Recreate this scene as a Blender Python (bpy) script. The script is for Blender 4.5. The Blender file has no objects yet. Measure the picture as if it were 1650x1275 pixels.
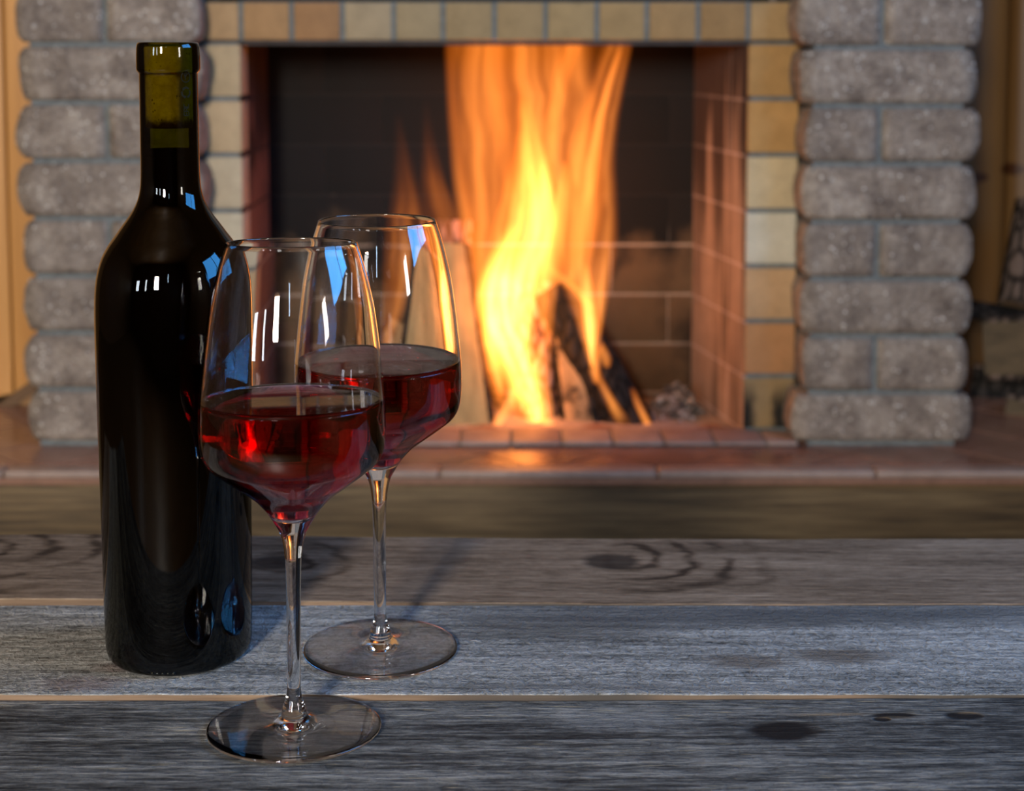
import bpy, bmesh, math, random
from mathutils import Vector, noise, Matrix

random.seed(7)
SC = bpy.context.scene
COL = SC.collection

# ------------------------------------------------------------------ camera
CAM_Z = 0.786                 # eye height above the room floor (m)
PITCH = math.radians(5.1)     # looking slightly down
FPX, PXC, PYC = 2480.0, 825.0, 288.5
cam_d = bpy.data.cameras.new('camera')
cam = bpy.data.objects.new('camera', cam_d)
COL.objects.link(cam)
cam.location = (0, 0, CAM_Z)
cam.rotation_euler = (math.pi / 2 - PITCH, 0, 0)
cam_d.sensor_width = 36.0
cam_d.lens = 36.0 * FPX / 1650.0
cam_d.shift_y = -(637.5 - PYC) / 1650.0
cam_d.clip_start = 0.02
cam_d.dof.use_dof = True
cam_d.dof.focus_distance = 0.735
cam_d.dof.aperture_fstop = 11.0
SC.camera = cam

def at(x, y, Y):
    """photo measurement (1650x1275) taken on the vertical plane at depth Y -> (X, Z) in metres"""
    u, v = (x - PXC) / FPX, (y - PYC) / FPX
    d = (u, math.cos(PITCH) - v * math.sin(PITCH), -math.sin(PITCH) - v * math.cos(PITCH))
    t = Y / d[1]
    return d[0] * t, CAM_Z + d[2] * t

def on(x, y, Z):
    """photo measurement taken on the horizontal plane at height Z -> (X, Y)"""
    u, v = (x - PXC) / FPX, (y - PYC) / FPX
    d = (u, math.cos(PITCH) - v * math.sin(PITCH), -math.sin(PITCH) - v * math.cos(PITCH))
    t = (Z - CAM_Z) / d[2]
    return d[0] * t, d[1] * t

# ------------------------------------------------------------------ colour management, world
SC.view_settings.view_transform = 'Standard'
SC.view_settings.look = 'None'
SC.view_settings.gamma = 1.0
SC.view_settings.use_curve_mapping = False
SC.view_settings.exposure = 0.0
world = bpy.data.worlds.new('world')
SC.world = world
world.use_nodes = True
world.node_tree.nodes['Background'].inputs[0].default_value = (0.45, 0.62, 0.9, 1)
world.node_tree.nodes['Background'].inputs[1].default_value = 1.0
cy = SC.cycles
cy.max_bounces = 16
cy.transmission_bounces = 16
cy.glossy_bounces = 8
cy.diffuse_bounces = 4
cy.transparent_max_bounces = 24
cy.volume_step_rate = 0.5
cy.volume_max_steps = 256
cy.blur_glossy = 0.3
cy.sample_clamp_indirect = 8.0
cy.caustics_refractive = True
cy.caustics_reflective = True
cy.use_denoising = True
cy.use_adaptive_sampling = True
cy.adaptive_threshold = 0.025

# ------------------------------------------------------------------ daylight in the windows of the room
# rear wall (behind the photographer): tall narrow panes;  side wall: one blue-sky window
REAR_Y, SIDE_X, LEFT_X, CEIL = -2.0, 1.45, -3.4, 2.9
REAR_WINDOWS = [   # centre x, width, z0, z1, colour, radiance
    (-0.76, 0.38, 1.08, 1.84, (1.0, 0.94, 0.85), 170.0),
    (-1.66, 0.20, 1.02, 1.68, (0.85, 0.92, 1.0), 22.0),
    (-2.62, 0.45, 1.02, 1.68, (0.80, 0.90, 1.0), 24.0),
    (0.12, 0.10, 1.45, 2.00, (0.55, 0.78, 1.0), 18.0),
]
SIDE_WINDOWS = [   # y0, y1, z0, z1, colour, radiance, bar
    (0.10, 1.25, 1.05, 1.95, (0.04, 0.37, 1.0), 12.5, 0.60),
    (-0.60, -0.25, 0.85, 1.35, (1.0, 0.93, 0.84), 25.0, None),
]
def window_light(name, loc, rot, sx, sz, color, radiance):
    l = bpy.data.lights.new(name, 'AREA')
    l.shape = 'RECTANGLE'
    l.size, l.size_y = sx, sz
    l.color = color
    l.energy = radiance * math.pi * sx * sz
    o = bpy.data.objects.new(name, l)
    o.location, o.rotation_euler = loc, rot
    COL.objects.link(o)
    return o
for i, (x, w, z0, z1, c, L) in enumerate(REAR_WINDOWS):
    window_light('daylight_rear', (x, REAR_Y - 0.10, (z0 + z1) / 2), (math.pi / 2, 0, 0), w, z1 - z0, c, L)
for y0, y1, z0, z1, c, L, _ in SIDE_WINDOWS:
    window_light('daylight_side', (SIDE_X + 0.10, (y0 + y1) / 2, (z0 + z1) / 2), (math.pi / 2, 0, math.pi / 2), y1 - y0, z1 - z0, c, L)

# ------------------------------------------------------------------ helpers
def link(name, me, mat=None, parent=None):
    o = bpy.data.objects.new(name, me)
    COL.objects.link(o)
    if mat is not None and me is not None:
        for m in (mat if isinstance(mat, (list, tuple)) else [mat]):
            me.materials.append(m)
    if parent is not None:
        o.parent = parent
        o.matrix_parent_inverse = Matrix.Translation(parent.location).inverted() if parent.rotation_euler[0] == 0 else Matrix()
    return o

def tag(o, label, cat=None, group=None, kind=None):
    o['label'] = label
    if cat: o['category'] = cat
    if group: o['group'] = group
    if kind: o['kind'] = kind
    return o

def empty(name, loc, rot=(0, 0, 0)):
    o = bpy.data.objects.new(name, None)
    COL.objects.link(o)
    o.location, o.rotation_euler = loc, rot
    return o

def pyd(name, verts, faces, mats=None, smooth=False, mi=None):
    me = bpy.data.meshes.new(name)
    me.from_pydata(verts, [], faces)
    if mi:
        for p, m in zip(me.polygons, mi): p.material_index = m
    if smooth:
        for p in me.polygons: p.use_smooth = True
    me.update()
    return me

def box_mesh(name, x0, x1, y0, y1, z0, z1, bev=0.0, seg=2):
    bm = bmesh.new()
    bmesh.ops.create_cube(bm, size=1)
    for v in bm.verts:
        v.co = Vector(((x0 + x1) / 2 + v.co.x * (x1 - x0), (y0 + y1) / 2 + v.co.y * (y1 - y0), (z0 + z1) / 2 + v.co.z * (z1 - z0)))
    if bev > 0:
        bmesh.ops.bevel(bm, geom=list(bm.edges), offset=bev, segments=seg, affect='EDGES', profile=0.6)
        for f in bm.faces: f.smooth = True
    me = bpy.data.meshes.new(name)
    bm.to_mesh(me); bm.free()
    return me

def box(name, x0, x1, y0, y1, z0, z1, mat, parent=None, bev=0.0):
    return link(name, box_mesh(name, x0, x1, y0, y1, z0, z1, bev), mat, parent)

def lathe(name, prof, seg=96, close=False):
    """prof: list of (r, z); r==0 at an end makes a pole"""
    vs, fs, rows = [], [], []
    for r, z in prof:
        if r < 1e-6:
            rows.append([len(vs)]); vs.append((0, 0, z))
        else:
            rows.append(list(range(len(vs), len(vs) + seg)))
            vs += [(r * math.cos(2 * math.pi * k / seg), r * math.sin(2 * math.pi * k / seg), z) for k in range(seg)]
    for a, b in zip(rows, rows[1:]):
        for k in range(seg):
            k2 = (k + 1) % seg
            if len(a) == 1 and len(b) == 1: continue
            if len(a) == 1: fs.append((a[0], b[k2], b[k]))
            elif len(b) == 1: fs.append((a[k], a[k2], b[0]))
            else: fs.append((a[k], a[k2], b[k2], b[k]))
    return pyd(name, vs, fs, smooth=True)

def spline(pts, n):
    """smooth (monotone cubic in z) resampling of [(r, z)] along z order given"""
    out = []
    P = [Vector((p[0], p[1])) for p in pts]
    for i in range(len(P) - 1):
        p0 = P[i - 1] if i else P[i] * 2 - P[i + 1]
        p1, p2 = P[i], P[i + 1]
        p3 = P[i + 2] if i + 2 < len(P) else P[i + 1] * 2 - P[i]
        for k in range(n):
            t = k / n
            t2, t3 = t * t, t * t * t
            q = 0.5 * ((2 * p1) + (p2 - p0) * t + (2 * p0 - 5 * p1 + 4 * p2 - p3) * t2 + (-p0 + 3 * p1 - 3 * p2 + p3) * t3)
            out.append((max(q.x, 0.0), q.y))
    out.append((P[-1].x, P[-1].y))
    return out

def lerp_table(tab, t):
    if t <= tab[0][0]: return tab[0][1]
    for (a, va), (b, vb) in zip(tab, tab[1:]):
        if t <= b: return va + (vb - va) * (t - a) / (b - a)
    return tab[-1][1]

# ------------------------------------------------------------------ node helper
class NT:
    def __init__(self, name, displacement=False):
        self.mat = bpy.data.materials.new(name)
        self.mat.use_nodes = True
        self.t = self.mat.node_tree
        self.t.nodes.clear()
        self.out = self.t.nodes.new('ShaderNodeOutputMaterial')
    def node(self, typ, **kw):
        n = self.t.nodes.new(typ)
        for k, v in kw.items(): setattr(n, k, v)
        return n
    def set(self, sock, v):
        if isinstance(v, bpy.types.NodeSocket): self.t.links.new(v, sock)
        elif v is not None:
            if isinstance(v, (tuple, list)) and len(v) == 3 and sock.type == 'RGBA': v = (*v, 1)
            sock.default_value = v
    def m(self, op, a, b=None, c=None, clamp=False):
        n = self.node('ShaderNodeMath', operation=op, use_clamp=clamp)
        for i, v in enumerate((a, b, c)):
            if v is not None: self.set(n.inputs[i], v)
        return n.outputs[0]
    def coord(self, kind='Object'):
        return self.node('ShaderNodeTexCoord').outputs[kind]
    def sep(self, v):
        n = self.node('ShaderNodeSeparateXYZ'); self.set(n.inputs[0], v); return n.outputs
    def comb(self, x, y, z):
        n = self.node('ShaderNodeCombineXYZ')
        for i, v in enumerate((x, y, z)): self.set(n.inputs[i], v)
        return n.outputs[0]
    def map(self, v, scale=(1, 1, 1), loc=(0, 0, 0)):
        n = self.node('ShaderNodeMapping')
        self.set(n.inputs['Vector'], v); n.inputs['Scale'].default_value = scale; n.inputs['Location'].default_value = loc
        return n.outputs[0]
    def noise(self, v, scale=5, detail=4, rough=0.55, dist=0.0):
        n = self.node('ShaderNodeTexNoise')
        self.set(n.inputs['Vector'], v)
        n.inputs['Scale'].default_value = scale; n.inputs['Detail'].default_value = detail
        n.inputs['Roughness'].default_value = rough; n.inputs['Distortion'].default_value = dist
        return n.outputs['Fac']
    def voro(self, v, scale=5, feature='F1', out='Distance'):
        n = self.node('ShaderNodeTexVoronoi', feature=feature)
        self.set(n.inputs['Vector'], v); n.inputs['Scale'].default_value = scale
        return n.outputs[out]
    def ramp(self, f, stops, interp='LINEAR'):
        n = self.node('ShaderNodeValToRGB')
        self.set(n.inputs[0], f)
        r = n.color_ramp; r.interpolation = interp
        while len(r.elements) < len(stops): r.elements.new(0.5)
        for e, (p, c) in zip(r.elements, stops):
            e.position = p
            e.color = (*c, 1) if isinstance(c, (tuple, list)) else (c, c, c, 1)
        return n.outputs[0]
    def mix(self, f, a, b, mode='MIX'):
        n = self.node('ShaderNodeMix', data_type='RGBA', blend_type=mode)
        self.set(n.inputs[0], f); self.set(n.inputs[6], a); self.set(n.inputs[7], b)
        return n.outputs[2]
    def smooth(self, v, a, b, lo=0.0, hi=1.0):
        n = self.node('ShaderNodeMapRange', interpolation_type='SMOOTHSTEP')
        self.set(n.inputs[0], v)
        for i, q in enumerate((a, b, lo, hi)): n.inputs[i + 1].default_value = q
        return n.outputs[0]
    def curve(self, v, pts, vec=False):
        n = self.node('ShaderNodeFloatCurve')
        self.set(n.inputs['Value'], v)
        c = n.mapping.curves[0]
        while len(c.points) > 2: c.points.remove(c.points[-1])
        c.points[0].location = pts[0]; c.points[1].location = pts[-1]
        for p in pts[1:-1]: c.points.new(*p)
        if vec:
            for p in c.points: p.handle_type = 'VECTOR'
        n.mapping.update()
        return n.outputs[0]
    def bump(self, h, strength=0.5, dist=0.001):
        n = self.node('ShaderNodeBump')
        self.set(n.inputs['Height'], h); n.inputs['Strength'].default_value = strength; n.inputs['Distance'].default_value = dist
        return n.outputs[0]
    def bsdf(self, color, rough=0.6, normal=None, spec=0.5, **kw):
        n = self.node('ShaderNodeBsdfPrincipled')
        self.set(n.inputs['Base Color'], color); self.set(n.inputs['Roughness'], rough)
        n.inputs['Specular IOR Level'].default_value = spec
        if normal is not None: self.set(n.inputs['Normal'], normal)
        for k, v in kw.items(): self.set(n.inputs[k.replace('_', ' ')], v)
        self.t.links.new(n.outputs[0], self.out.inputs[0])
        return n
    def objrand(self):
        return self.node('ShaderNodeObjectInfo').outputs['Random']

def lin(r, g, b):
    f = lambda c: (c / 255 / 12.92) if c / 255 <= 0.04045 else ((c / 255 + 0.055) / 1.055) ** 2.4
    return (f(r), f(g), f(b))

# ------------------------------------------------------------------ materials
def mat_stone():
    n = NT('split_stone')
    co = n.coord(); rnd = n.objrand()
    off = n.node('ShaderNodeVectorMath', operation='ADD'); n.set(off.inputs[0], co)
    n.set(off.inputs[1], n.comb(n.m('MULTIPLY', rnd, 13.0), n.m('MULTIPLY', rnd, 7.0), 0.0)); co = off.outputs[0]
    a = n.noise(co, 24, 5, 0.62); b = n.noise(co, 150, 4, 0.7)
    f = n.m('ADD', n.m('MULTIPLY', a, 0.55), n.m('MULTIPLY', b, 0.45))
    c = n.ramp(f, [(0.35, (0.105, 0.078, 0.062)), (0.50, (0.238, 0.186, 0.146)), (0.65, (0.41, 0.340, 0.272))])
    sp = n.smooth(n.voro(co, 110), 0.34, 0.12)
    sel = n.smooth(n.noise(co, 75, 2), 0.50, 0.62)
    c = n.mix(n.m('MULTIPLY', n.m('MULTIPLY', sp, sel), 0.9), c, (0.78, 0.71, 0.62))
    big_ = n.m('MULTIPLY', n.smooth(n.voro(co, 46), 0.20, 0.10), n.smooth(n.noise(co, 30, 1), 0.52, 0.58))
    c = n.mix(n.m('MULTIPLY', big_, 0.55), c, (0.62, 0.57, 0.50))
    c = n.mix(n.m('MULTIPLY', rnd, 0.20), c, (0.13, 0.105, 0.09))
    h = n.m('ADD', n.noise(co, 45, 6, 0.65), n.m('MULTIPLY', sp, 0.25))
    n.bsdf(c, 0.85, n.bump(h, 0.9, 0.006), 0.25)
    return n.mat

def mat_mortar(name='mortar', c0=(0.115, 0.124, 0.120), c1=(0.175, 0.188, 0.182)):
    n = NT(name); co = n.coord()
    n.bsdf(n.ramp(n.noise(co, 90, 5), [(0.3, c0), (0.7, c1)]), 0.95, n.bump(n.noise(co, 200, 4), 0.6, 0.002), 0.1)
    return n.mat

def mat_brick(name, col, var=0.12, rough=0.8):
    n = NT(name); co = n.coord()
    a = n.noise(co, 30, 4); b = n.noise(co, 260, 3)
    f = n.m('ADD', n.m('MULTIPLY', a, 0.6), n.m('MULTIPLY', b, 0.4))
    d = tuple(c * (1 - var * 2.2) for c in col); l = tuple(min(1, c * (1 + var * 2)) for c in col)
    n.bsdf(n.ramp(f, [(0.32, d), (0.5, col), (0.7, l)]), rough, n.bump(b, 0.35, 0.002), 0.3)
    return n.mat

def mat_firebrick_sooty(name, col, soot=(0.012, 0.010, 0.009), lo=0.36, hi=0.62, grad=None, streak=False):
    """brick with soot deposits; grad=(z0, z1): the smoke has blackened everything above"""
    n = NT(name)
    g = n.node('ShaderNodeNewGeometry').outputs['Position']
    s = n.noise(n.map(g, (3.2, 3.2, 0.22) if streak else (1.2, 1.2, 0.8)), 9, 4, 0.5, 0.3)
    if streak: s = n.m('ADD', 0.5, n.m('MULTIPLY', n.m('SUBTRACT', s, 0.5), 1.9))
    if grad:
        z = n.sep(g)[2]
        s = n.m('ADD', s, n.smooth(z, grad[0], grad[1], -0.18, 0.35))
    k = n.smooth(s, lo, hi)
    a = n.noise(g, 40, 4)
    d = tuple(c * 0.65 for c in col)
    c = n.mix(a, d, col)
    c = n.mix(k, c, soot)
    n.bsdf(c, 0.85, n.bump(n.noise(g, 180, 3), 0.4, 0.002), 0.2)
    return n.mat

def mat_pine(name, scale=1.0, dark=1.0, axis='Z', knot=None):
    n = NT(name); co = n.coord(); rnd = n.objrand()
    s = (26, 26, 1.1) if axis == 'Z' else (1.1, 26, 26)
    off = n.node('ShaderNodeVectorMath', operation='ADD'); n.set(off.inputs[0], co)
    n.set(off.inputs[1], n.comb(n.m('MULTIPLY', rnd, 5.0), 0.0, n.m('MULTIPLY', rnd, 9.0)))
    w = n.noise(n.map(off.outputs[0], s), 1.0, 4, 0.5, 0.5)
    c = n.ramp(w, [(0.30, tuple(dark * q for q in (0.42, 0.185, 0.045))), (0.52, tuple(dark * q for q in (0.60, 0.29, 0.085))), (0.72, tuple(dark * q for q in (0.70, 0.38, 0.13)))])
    if knot:
        for kx, kz, rx, rz in knot:
            x, y, z = n.sep(n.node('ShaderNodeNewGeometry').outputs['Position'])
            e = n.m('SQRT', n.m('ADD', n.m('POWER', n.m('DIVIDE', n.m('SUBTRACT', x, kx), rx), 2.0), n.m('POWER', n.m('DIVIDE', n.m('SUBTRACT', z, kz), rz), 2.0)))
            c = n.mix(n.smooth(e, 1.1, 0.7), c, (0.06, 0.02, 0.006))
    n.bsdf(c, 0.45, n.bump(w, 0.15, 0.002), 0.4)
    return n.mat

def mat_glass(name='clear_glass'):
    n = NT(name)
    g = n.node('ShaderNodeBsdfGlass'); g.inputs['IOR'].default_value = 1.5; g.inputs['Roughness'].default_value = 0.0
    n.t.links.new(g.outputs[0], n.out.inputs[0])
    return n.mat

def mat_thin_glass(name, tint=(1, 1, 1), ior=1.5, rough=0.0):
    """thin-walled pane: light goes straight through, tinted, with a Fresnel mirror on top"""
    n = NT(name)
    tr = n.node('ShaderNodeBsdfTransparent'); n.set(tr.inputs[0], tint)
    gl = n.node('ShaderNodeBsdfGlossy'); gl.inputs['Roughness'].default_value = rough
    fr = n.node('ShaderNodeFresnel'); fr.inputs[0].default_value = ior
    mx = n.node('ShaderNodeMixShader')
    n.set(mx.inputs[0], fr.outputs[0]); n.set(mx.inputs[1], tr.outputs[0]); n.set(mx.inputs[2], gl.outputs[0])
    n.t.links.new(mx.outputs[0], n.out.inputs[0])
    return n.mat

def mat_wine():
    n = NT('red_wine')
    g = n.node('ShaderNodeBsdfGlass'); g.inputs['IOR'].default_value = 1.34; g.inputs['Roughness'].default_value = 0.0
    a = n.node('ShaderNodeVolumeAbsorption')
    a.inputs['Color'].default_value = (0.875, 0.0, 0.34, 1); a.inputs['Density'].default_value = 165.0
    n.t.links.new(g.outputs[0], n.out.inputs[0]); n.t.links.new(a.outputs[0], n.out.inputs[1])
    return n.mat

def mat_plank(name, stops, knots=(), rings=(), stains=(), fine=1.0, xs=30.0, bumpd=0.0012, rough=0.75, spec=0.12, saw=0.0, gain=1.0, fleck=None, kamt=0.97):
    n = NT(name)
    co = n.coord(); X, Yc, Z = n.sep(co)
    wob = n.noise(n.map(co, (6, 10, 1)), 1.0, 3)
    yw = n.m('ADD', Yc, n.m('MULTIPLY', n.m('SUBTRACT', wob, 0.5), 0.006))
    grain = n.noise(n.comb(n.m('MULTIPLY', X, xs), n.m('MULTIPLY', yw, 620.0 * fine), 0.0), 1.0, 4, 0.65)
    mid = n.noise(n.comb(n.m('MULTIPLY', X, 5.0), n.m('MULTIPLY', yw, 150.0), 3.0), 1.0, 4, 0.6)
    big = n.noise(n.comb(n.m('MULTIPLY', X, 6.0), n.m('MULTIPLY', yw, 26.0), 7.0), 1.0, 4, 0.6)
    rgh = n.noise(n.map(co, (330, 260, 1)), 1.0, 3, 0.7, 0.8)
    f = n.m('ADD', n.m('ADD', n.m('MULTIPLY', grain, 0.40), n.m('MULTIPLY', mid, 0.30)), n.m('MULTIPLY', big, 0.30))
    if saw: f = n.m('ADD', f, n.m('MULTIPLY', n.m('SUBTRACT', rgh, 0.5), 0.35 * saw))
    f = n.m('ADD', 0.5, n.m('MULTIPLY', n.m('SUBTRACT', f, 0.5), 1.7 * gain))
    def ell(kx, ky, rx, ry, wob_amt=0.0, sc=(30, 90, 1)):
        e = n.m('SQRT', n.m('ADD', n.m('POWER', n.m('DIVIDE', n.m('SUBTRACT', X, kx), rx), 2.0), n.m('POWER', n.m('DIVIDE', n.m('SUBTRACT', yw, ky), ry), 2.0)))
        if wob_amt:
            e = n.m('ADD', e, n.m('MULTIPLY', n.m('SUBTRACT', n.noise(n.map(co, sc), 1.0, 3), 0.5), wob_amt))
        return e
    for kx, ky, rx, ry, freq, reach, side in rings:
        e = ell(kx, ky, rx, ry, 1.1, (14, 40, 1))
        w = n.m('POWER', n.m('MULTIPLY', n.m('ADD', n.m('SINE', n.m('MULTIPLY', n.m('POWER', e, 0.8), freq)), 1.0), 0.5), 4.0)
        k = n.m('MULTIPLY', n.smooth(e, reach, reach * 0.4), n.smooth(n.noise(n.map(co, (18, 30, 1)), 1.0, 2), 0.30, 0.55))
        if side: k = n.m('MULTIPLY', k, n.smooth(n.m('MULTIPLY', n.m('SUBTRACT', X, kx), side), -0.03, 0.02, 0.15, 1.0))
        f = n.m('SUBTRACT', f, n.m('MULTIPLY', n.m('MULTIPLY', w, k), 0.32))
    c = n.ramp(f, stops)
    if fleck:
        fk = n.noise(n.comb(n.m('MULTIPLY', X, 55.0), n.m('MULTIPLY', yw, 700.0), 5.0), 1.0, 2, 0.5)
        c = n.mix(n.m('MULTIPLY', n.m('MULTIPLY', n.smooth(fk, 0.60, 0.72), n.smooth(big, 0.42, 0.62)), 0.7), c, fleck)
    kk = None
    for kx, ky, rx, ry in knots:
        e = ell(kx, ky, rx, ry, 0.7)
        k = n.smooth(e, 1.2, 0.72)
        c = n.mix(n.m('MULTIPLY', k, kamt), c, (0.012, 0.010, 0.009))
        kk = k if kk is None else n.m('MAXIMUM', kk, k)
    for kx, ky, rx, ry, col, amt in stains:
        k = n.smooth(ell(kx, ky, rx, ry, 1.3, (22, 160, 1)), 1.25, 0.35)
        c = n.mix(n.m('MULTIPLY', n.m('MULTIPLY', k, n.smooth(rgh, 0.3, 0.6, 0.55, 1.0)), amt), c, col)
    h = n.m('ADD', n.m('MULTIPLY', grain, 0.8), n.m('MULTIPLY', mid, 0.4))
    if saw: h = n.m('ADD', h, n.m('MULTIPLY', rgh, saw))
    if kk is not None: h = n.m('SUBTRACT', h, n.m('MULTIPLY', kk, 0.4))
    n.bsdf(c, rough, n.bump(h, 1.0, bumpd), spec)
    return n.mat

M = {}
M['stone'] = mat_stone()
M['mortar'] = mat_mortar()
M['mortar_light'] = mat_mortar('mortar_light', (0.20, 0.17, 0.14), (0.32, 0.28, 0.24))
M['soot_shadow_core'] = mat_brick('soot_and_shadow', (0.02, 0.016, 0.014))
M['pine'] = mat_pine('pine_boards')
M['glass'] = mat_glass()
M['wine'] = mat_wine()
M['bowl'] = mat_glass('bowl_glass')

# ------------------------------------------------------------------ the room shell
def structure(name, x0, x1, y0, y1, z0, z1, mat, label):
    o = box(name, x0, x1, y0, y1, z0, z1, mat)
    o['kind'] = 'structure'; o['label'] = label
    return o
m_floor = mat_pine('floor_boards', dark=0.16, axis='X')
m_room = mat_pine('room_wood', dark=0.22)
m_ceil = mat_pine('ceiling_wood', dark=0.35, axis='X')
structure('floor', LEFT_X - 0.2, SIDE_X + 0.2, REAR_Y - 0.2, 2.95, -0.05, 0.0, m_floor, 'dark wooden floor boards of the room')
structure('ceiling', LEFT_X - 0.2, SIDE_X + 0.2, REAR_Y - 0.2, 2.95, CEIL, CEIL + 0.05, m_ceil, 'wooden ceiling high above the room')
structure('wall_back', LEFT_X - 0.2, SIDE_X + 0.2, 2.80, 2.95, 0.0, CEIL, m_room, 'pine wall behind the fireplace')
structure('wall_far_left', LEFT_X - 0.2, LEFT_X, REAR_Y - 0.2, 2.80, 0.0, CEIL, m_room, 'plain wooden wall across the room')

def wall_with_openings(name, span, zspan, openings, fixed, thick, axis, mat, label):
    """one mesh: a wall slab with rectangular window openings (grid of cells, openings left out)"""
    us = sorted({span[0], span[1], *[o[0] for o in openings], *[o[1] for o in openings]})
    zs = sorted({zspan[0], zspan[1], *[o[2] for o in openings], *[o[3] for o in openings]})
    bm = bmesh.new()
    for a, b in zip(us, us[1:]):
        for c_, d in zip(zs, zs[1:]):
            um, zm = (a + b) / 2, (c_ + d) / 2
            if any(o[0] < um < o[1] and o[2] < zm < o[3] for o in openings): continue
            r = bmesh.ops.create_cube(bm, size=1)['verts']
            for v in r:
                u = um + v.co.x * (b - a); w = fixed + v.co.y * thick; z = zm + v.co.z * (d - c_)
                v.co = Vector((u, w, z)) if axis == 'x' else Vector((w, u, z))
    bmesh.ops.remove_doubles(bm, verts=bm.verts, dist=1e-5)
    me = bpy.data.meshes.new(name); bm.to_mesh(me); bm.free()
    o = link(name, me, mat); o['kind'] = 'structure'; o['label'] = label
    return o
wall_with_openings('wall_rear', (LEFT_X, SIDE_X), (0, CEIL), [(x - w / 2, x + w / 2, z0, z1) for x, w, z0, z1, _, _ in REAR_WINDOWS],
                   REAR_Y - 0.05, 0.1, 'x', m_room, 'dark wooden rear wall of the room with narrow windows')
wall_with_openings('wall_right', (REAR_Y, 2.80), (0, CEIL), [w[:4] for w in SIDE_WINDOWS], SIDE_X + 0.05, 0.1, 'y', m_room, 'wooden side wall with a large window')
m_frame = mat_pine('window_wood', dark=0.3)
wi = 1
def window_frame(idx, axis, a, b, z0, z1, fixed, bars_u, bars_z, label):
    bm = bmesh.new()
    def bar(u0, u1, q0, q1):
        for v in bmesh.ops.create_cube(bm, size=1)['verts']:
            u = (u0 + u1) / 2 + v.co.x * (u1 - u0); w = fixed + v.co.y * 0.05; z = (q0 + q1) / 2 + v.co.z * (q1 - q0)
            v.co = Vector((u, w, z)) if axis == 'x' else Vector((w, u, z))
    t = 0.018 if axis == 'x' else 0.035
    bar(a, a + t, z0, z1); bar(b - t, b, z0, z1); bar(a + t, b - t, z0, z0 + t); bar(a + t, b - t, z1 - t, z1)
    for u in bars_u: bar(u - t / 2, u + t / 2, z0 + t, z1 - t)
    for z in bars_z: bar(a + t, b - t, z - t / 2, z + t / 2)
    me = bpy.data.meshes.new('window'); bm.to_mesh(me); bm.free()
    o = link('window_%d' % idx, me, m_frame); o['kind'] = 'structure'; o['label'] = label
for x, w, z0, z1, _, _ in REAR_WINDOWS:
    window_frame(wi, 'x', x - w / 2, x + w / 2, z0, z1, REAR_Y - 0.05, [], [], 'narrow dark window frame in the rear wall'); wi += 1
for y0, y1, z0, z1, _, _, b_ in SIDE_WINDOWS:
    window_frame(wi, 'y', y0, y1, z0, z1, SIDE_X + 0.05, [y0 + (y1 - y0) * b_] if b_ else [], [], 'side window frame with one upright bar' if b_ else 'small side window frame'); wi += 1

# pine boards of the visible wall pieces beside the fireplace
HZ = 0.198                     # hearth top
WLY = 2.47
wl = empty('wall_left', (-0.80, WLY, HZ)); wl['kind'] = 'structure'; wl['label'] = 'honey-coloured pine boards beside the stone pillar'
m_pine_l = mat_pine('pine_left')
xb = at(12, 300, WLY)[0] - 0.092 * 8
while xb < -0.70:
    box('board', xb + 0.0012, xb + 0.0908, WLY, WLY + 0.02, 0.0, 1.5, m_pine_l, wl, 0.003)
    xb += 0.092
def slanted(name, p, q, th, Y0, Y1, mat, label):
    (xa, za), (xc, zc) = p, q
    vs = [(x, y, z) for y in (Y0, Y1) for x, z in ((xa, za - th), (xc, zc - th), (xc, zc), (xa, za))]
    o = link(name, pyd(name, vs, [(0, 1, 2, 3), (7, 6, 5, 4), (0, 4, 5, 1), (1, 5, 6, 2), (2, 6, 7, 3), (3, 7, 4, 0)]), mat)
    o['kind'] = 'structure'; o['label'] = label
pa, pb = at(-60, 690, WLY - 0.02), at(60, 607, WLY - 0.02)
slanted('trim_1', pa, pb, 0.022, WLY - 0.02, WLY - 0.001, mat_pine('trim_wood', dark=0.22, axis='X'), 'dark slanting trim below the pine boards')
pa2, pb2 = (pa[0], pa[1] - 0.022), (pb[0], pb[1] - 0.022)
vs = [(x, y, z) for y in (WLY - 0.012, WLY - 0.001) for x, z in ((pa2[0], HZ), (pb2[0], HZ), pb2, pa2)]
o = link('trim_2', pyd('trim_2', vs, [(0, 1, 2, 3), (7, 6, 5, 4), (0, 4, 5, 1), (1, 5, 6, 2), (2, 6, 7, 3), (3, 7, 4, 0)]), mat_pine('low_panel', dark=0.42, axis='X'))
o['kind'] = 'structure'; o['label'] = 'brown panel under the slanting trim'
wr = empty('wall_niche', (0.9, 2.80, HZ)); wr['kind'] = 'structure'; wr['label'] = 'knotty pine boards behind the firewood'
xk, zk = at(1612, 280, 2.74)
m_pine_r_shaded = mat_pine('pine_right_shaded', dark=0.27, knot=[(xk - 0.036, zk - 0.008, 0.022, 0.010), (xk + 0.030, zk + 0.006, 0.024, 0.012)])  # same pine as the left wall, darkened in colour for the niche's shade
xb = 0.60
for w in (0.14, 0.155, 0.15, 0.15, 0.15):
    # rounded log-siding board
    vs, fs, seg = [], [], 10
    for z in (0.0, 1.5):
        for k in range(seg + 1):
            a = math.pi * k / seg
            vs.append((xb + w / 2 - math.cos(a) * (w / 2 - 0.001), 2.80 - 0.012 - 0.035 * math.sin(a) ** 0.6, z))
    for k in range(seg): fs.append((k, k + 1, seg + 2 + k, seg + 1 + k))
    link('board', pyd('board', vs, fs, smooth=True), m_pine_r_shaded, wr)
    xb += w

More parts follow.
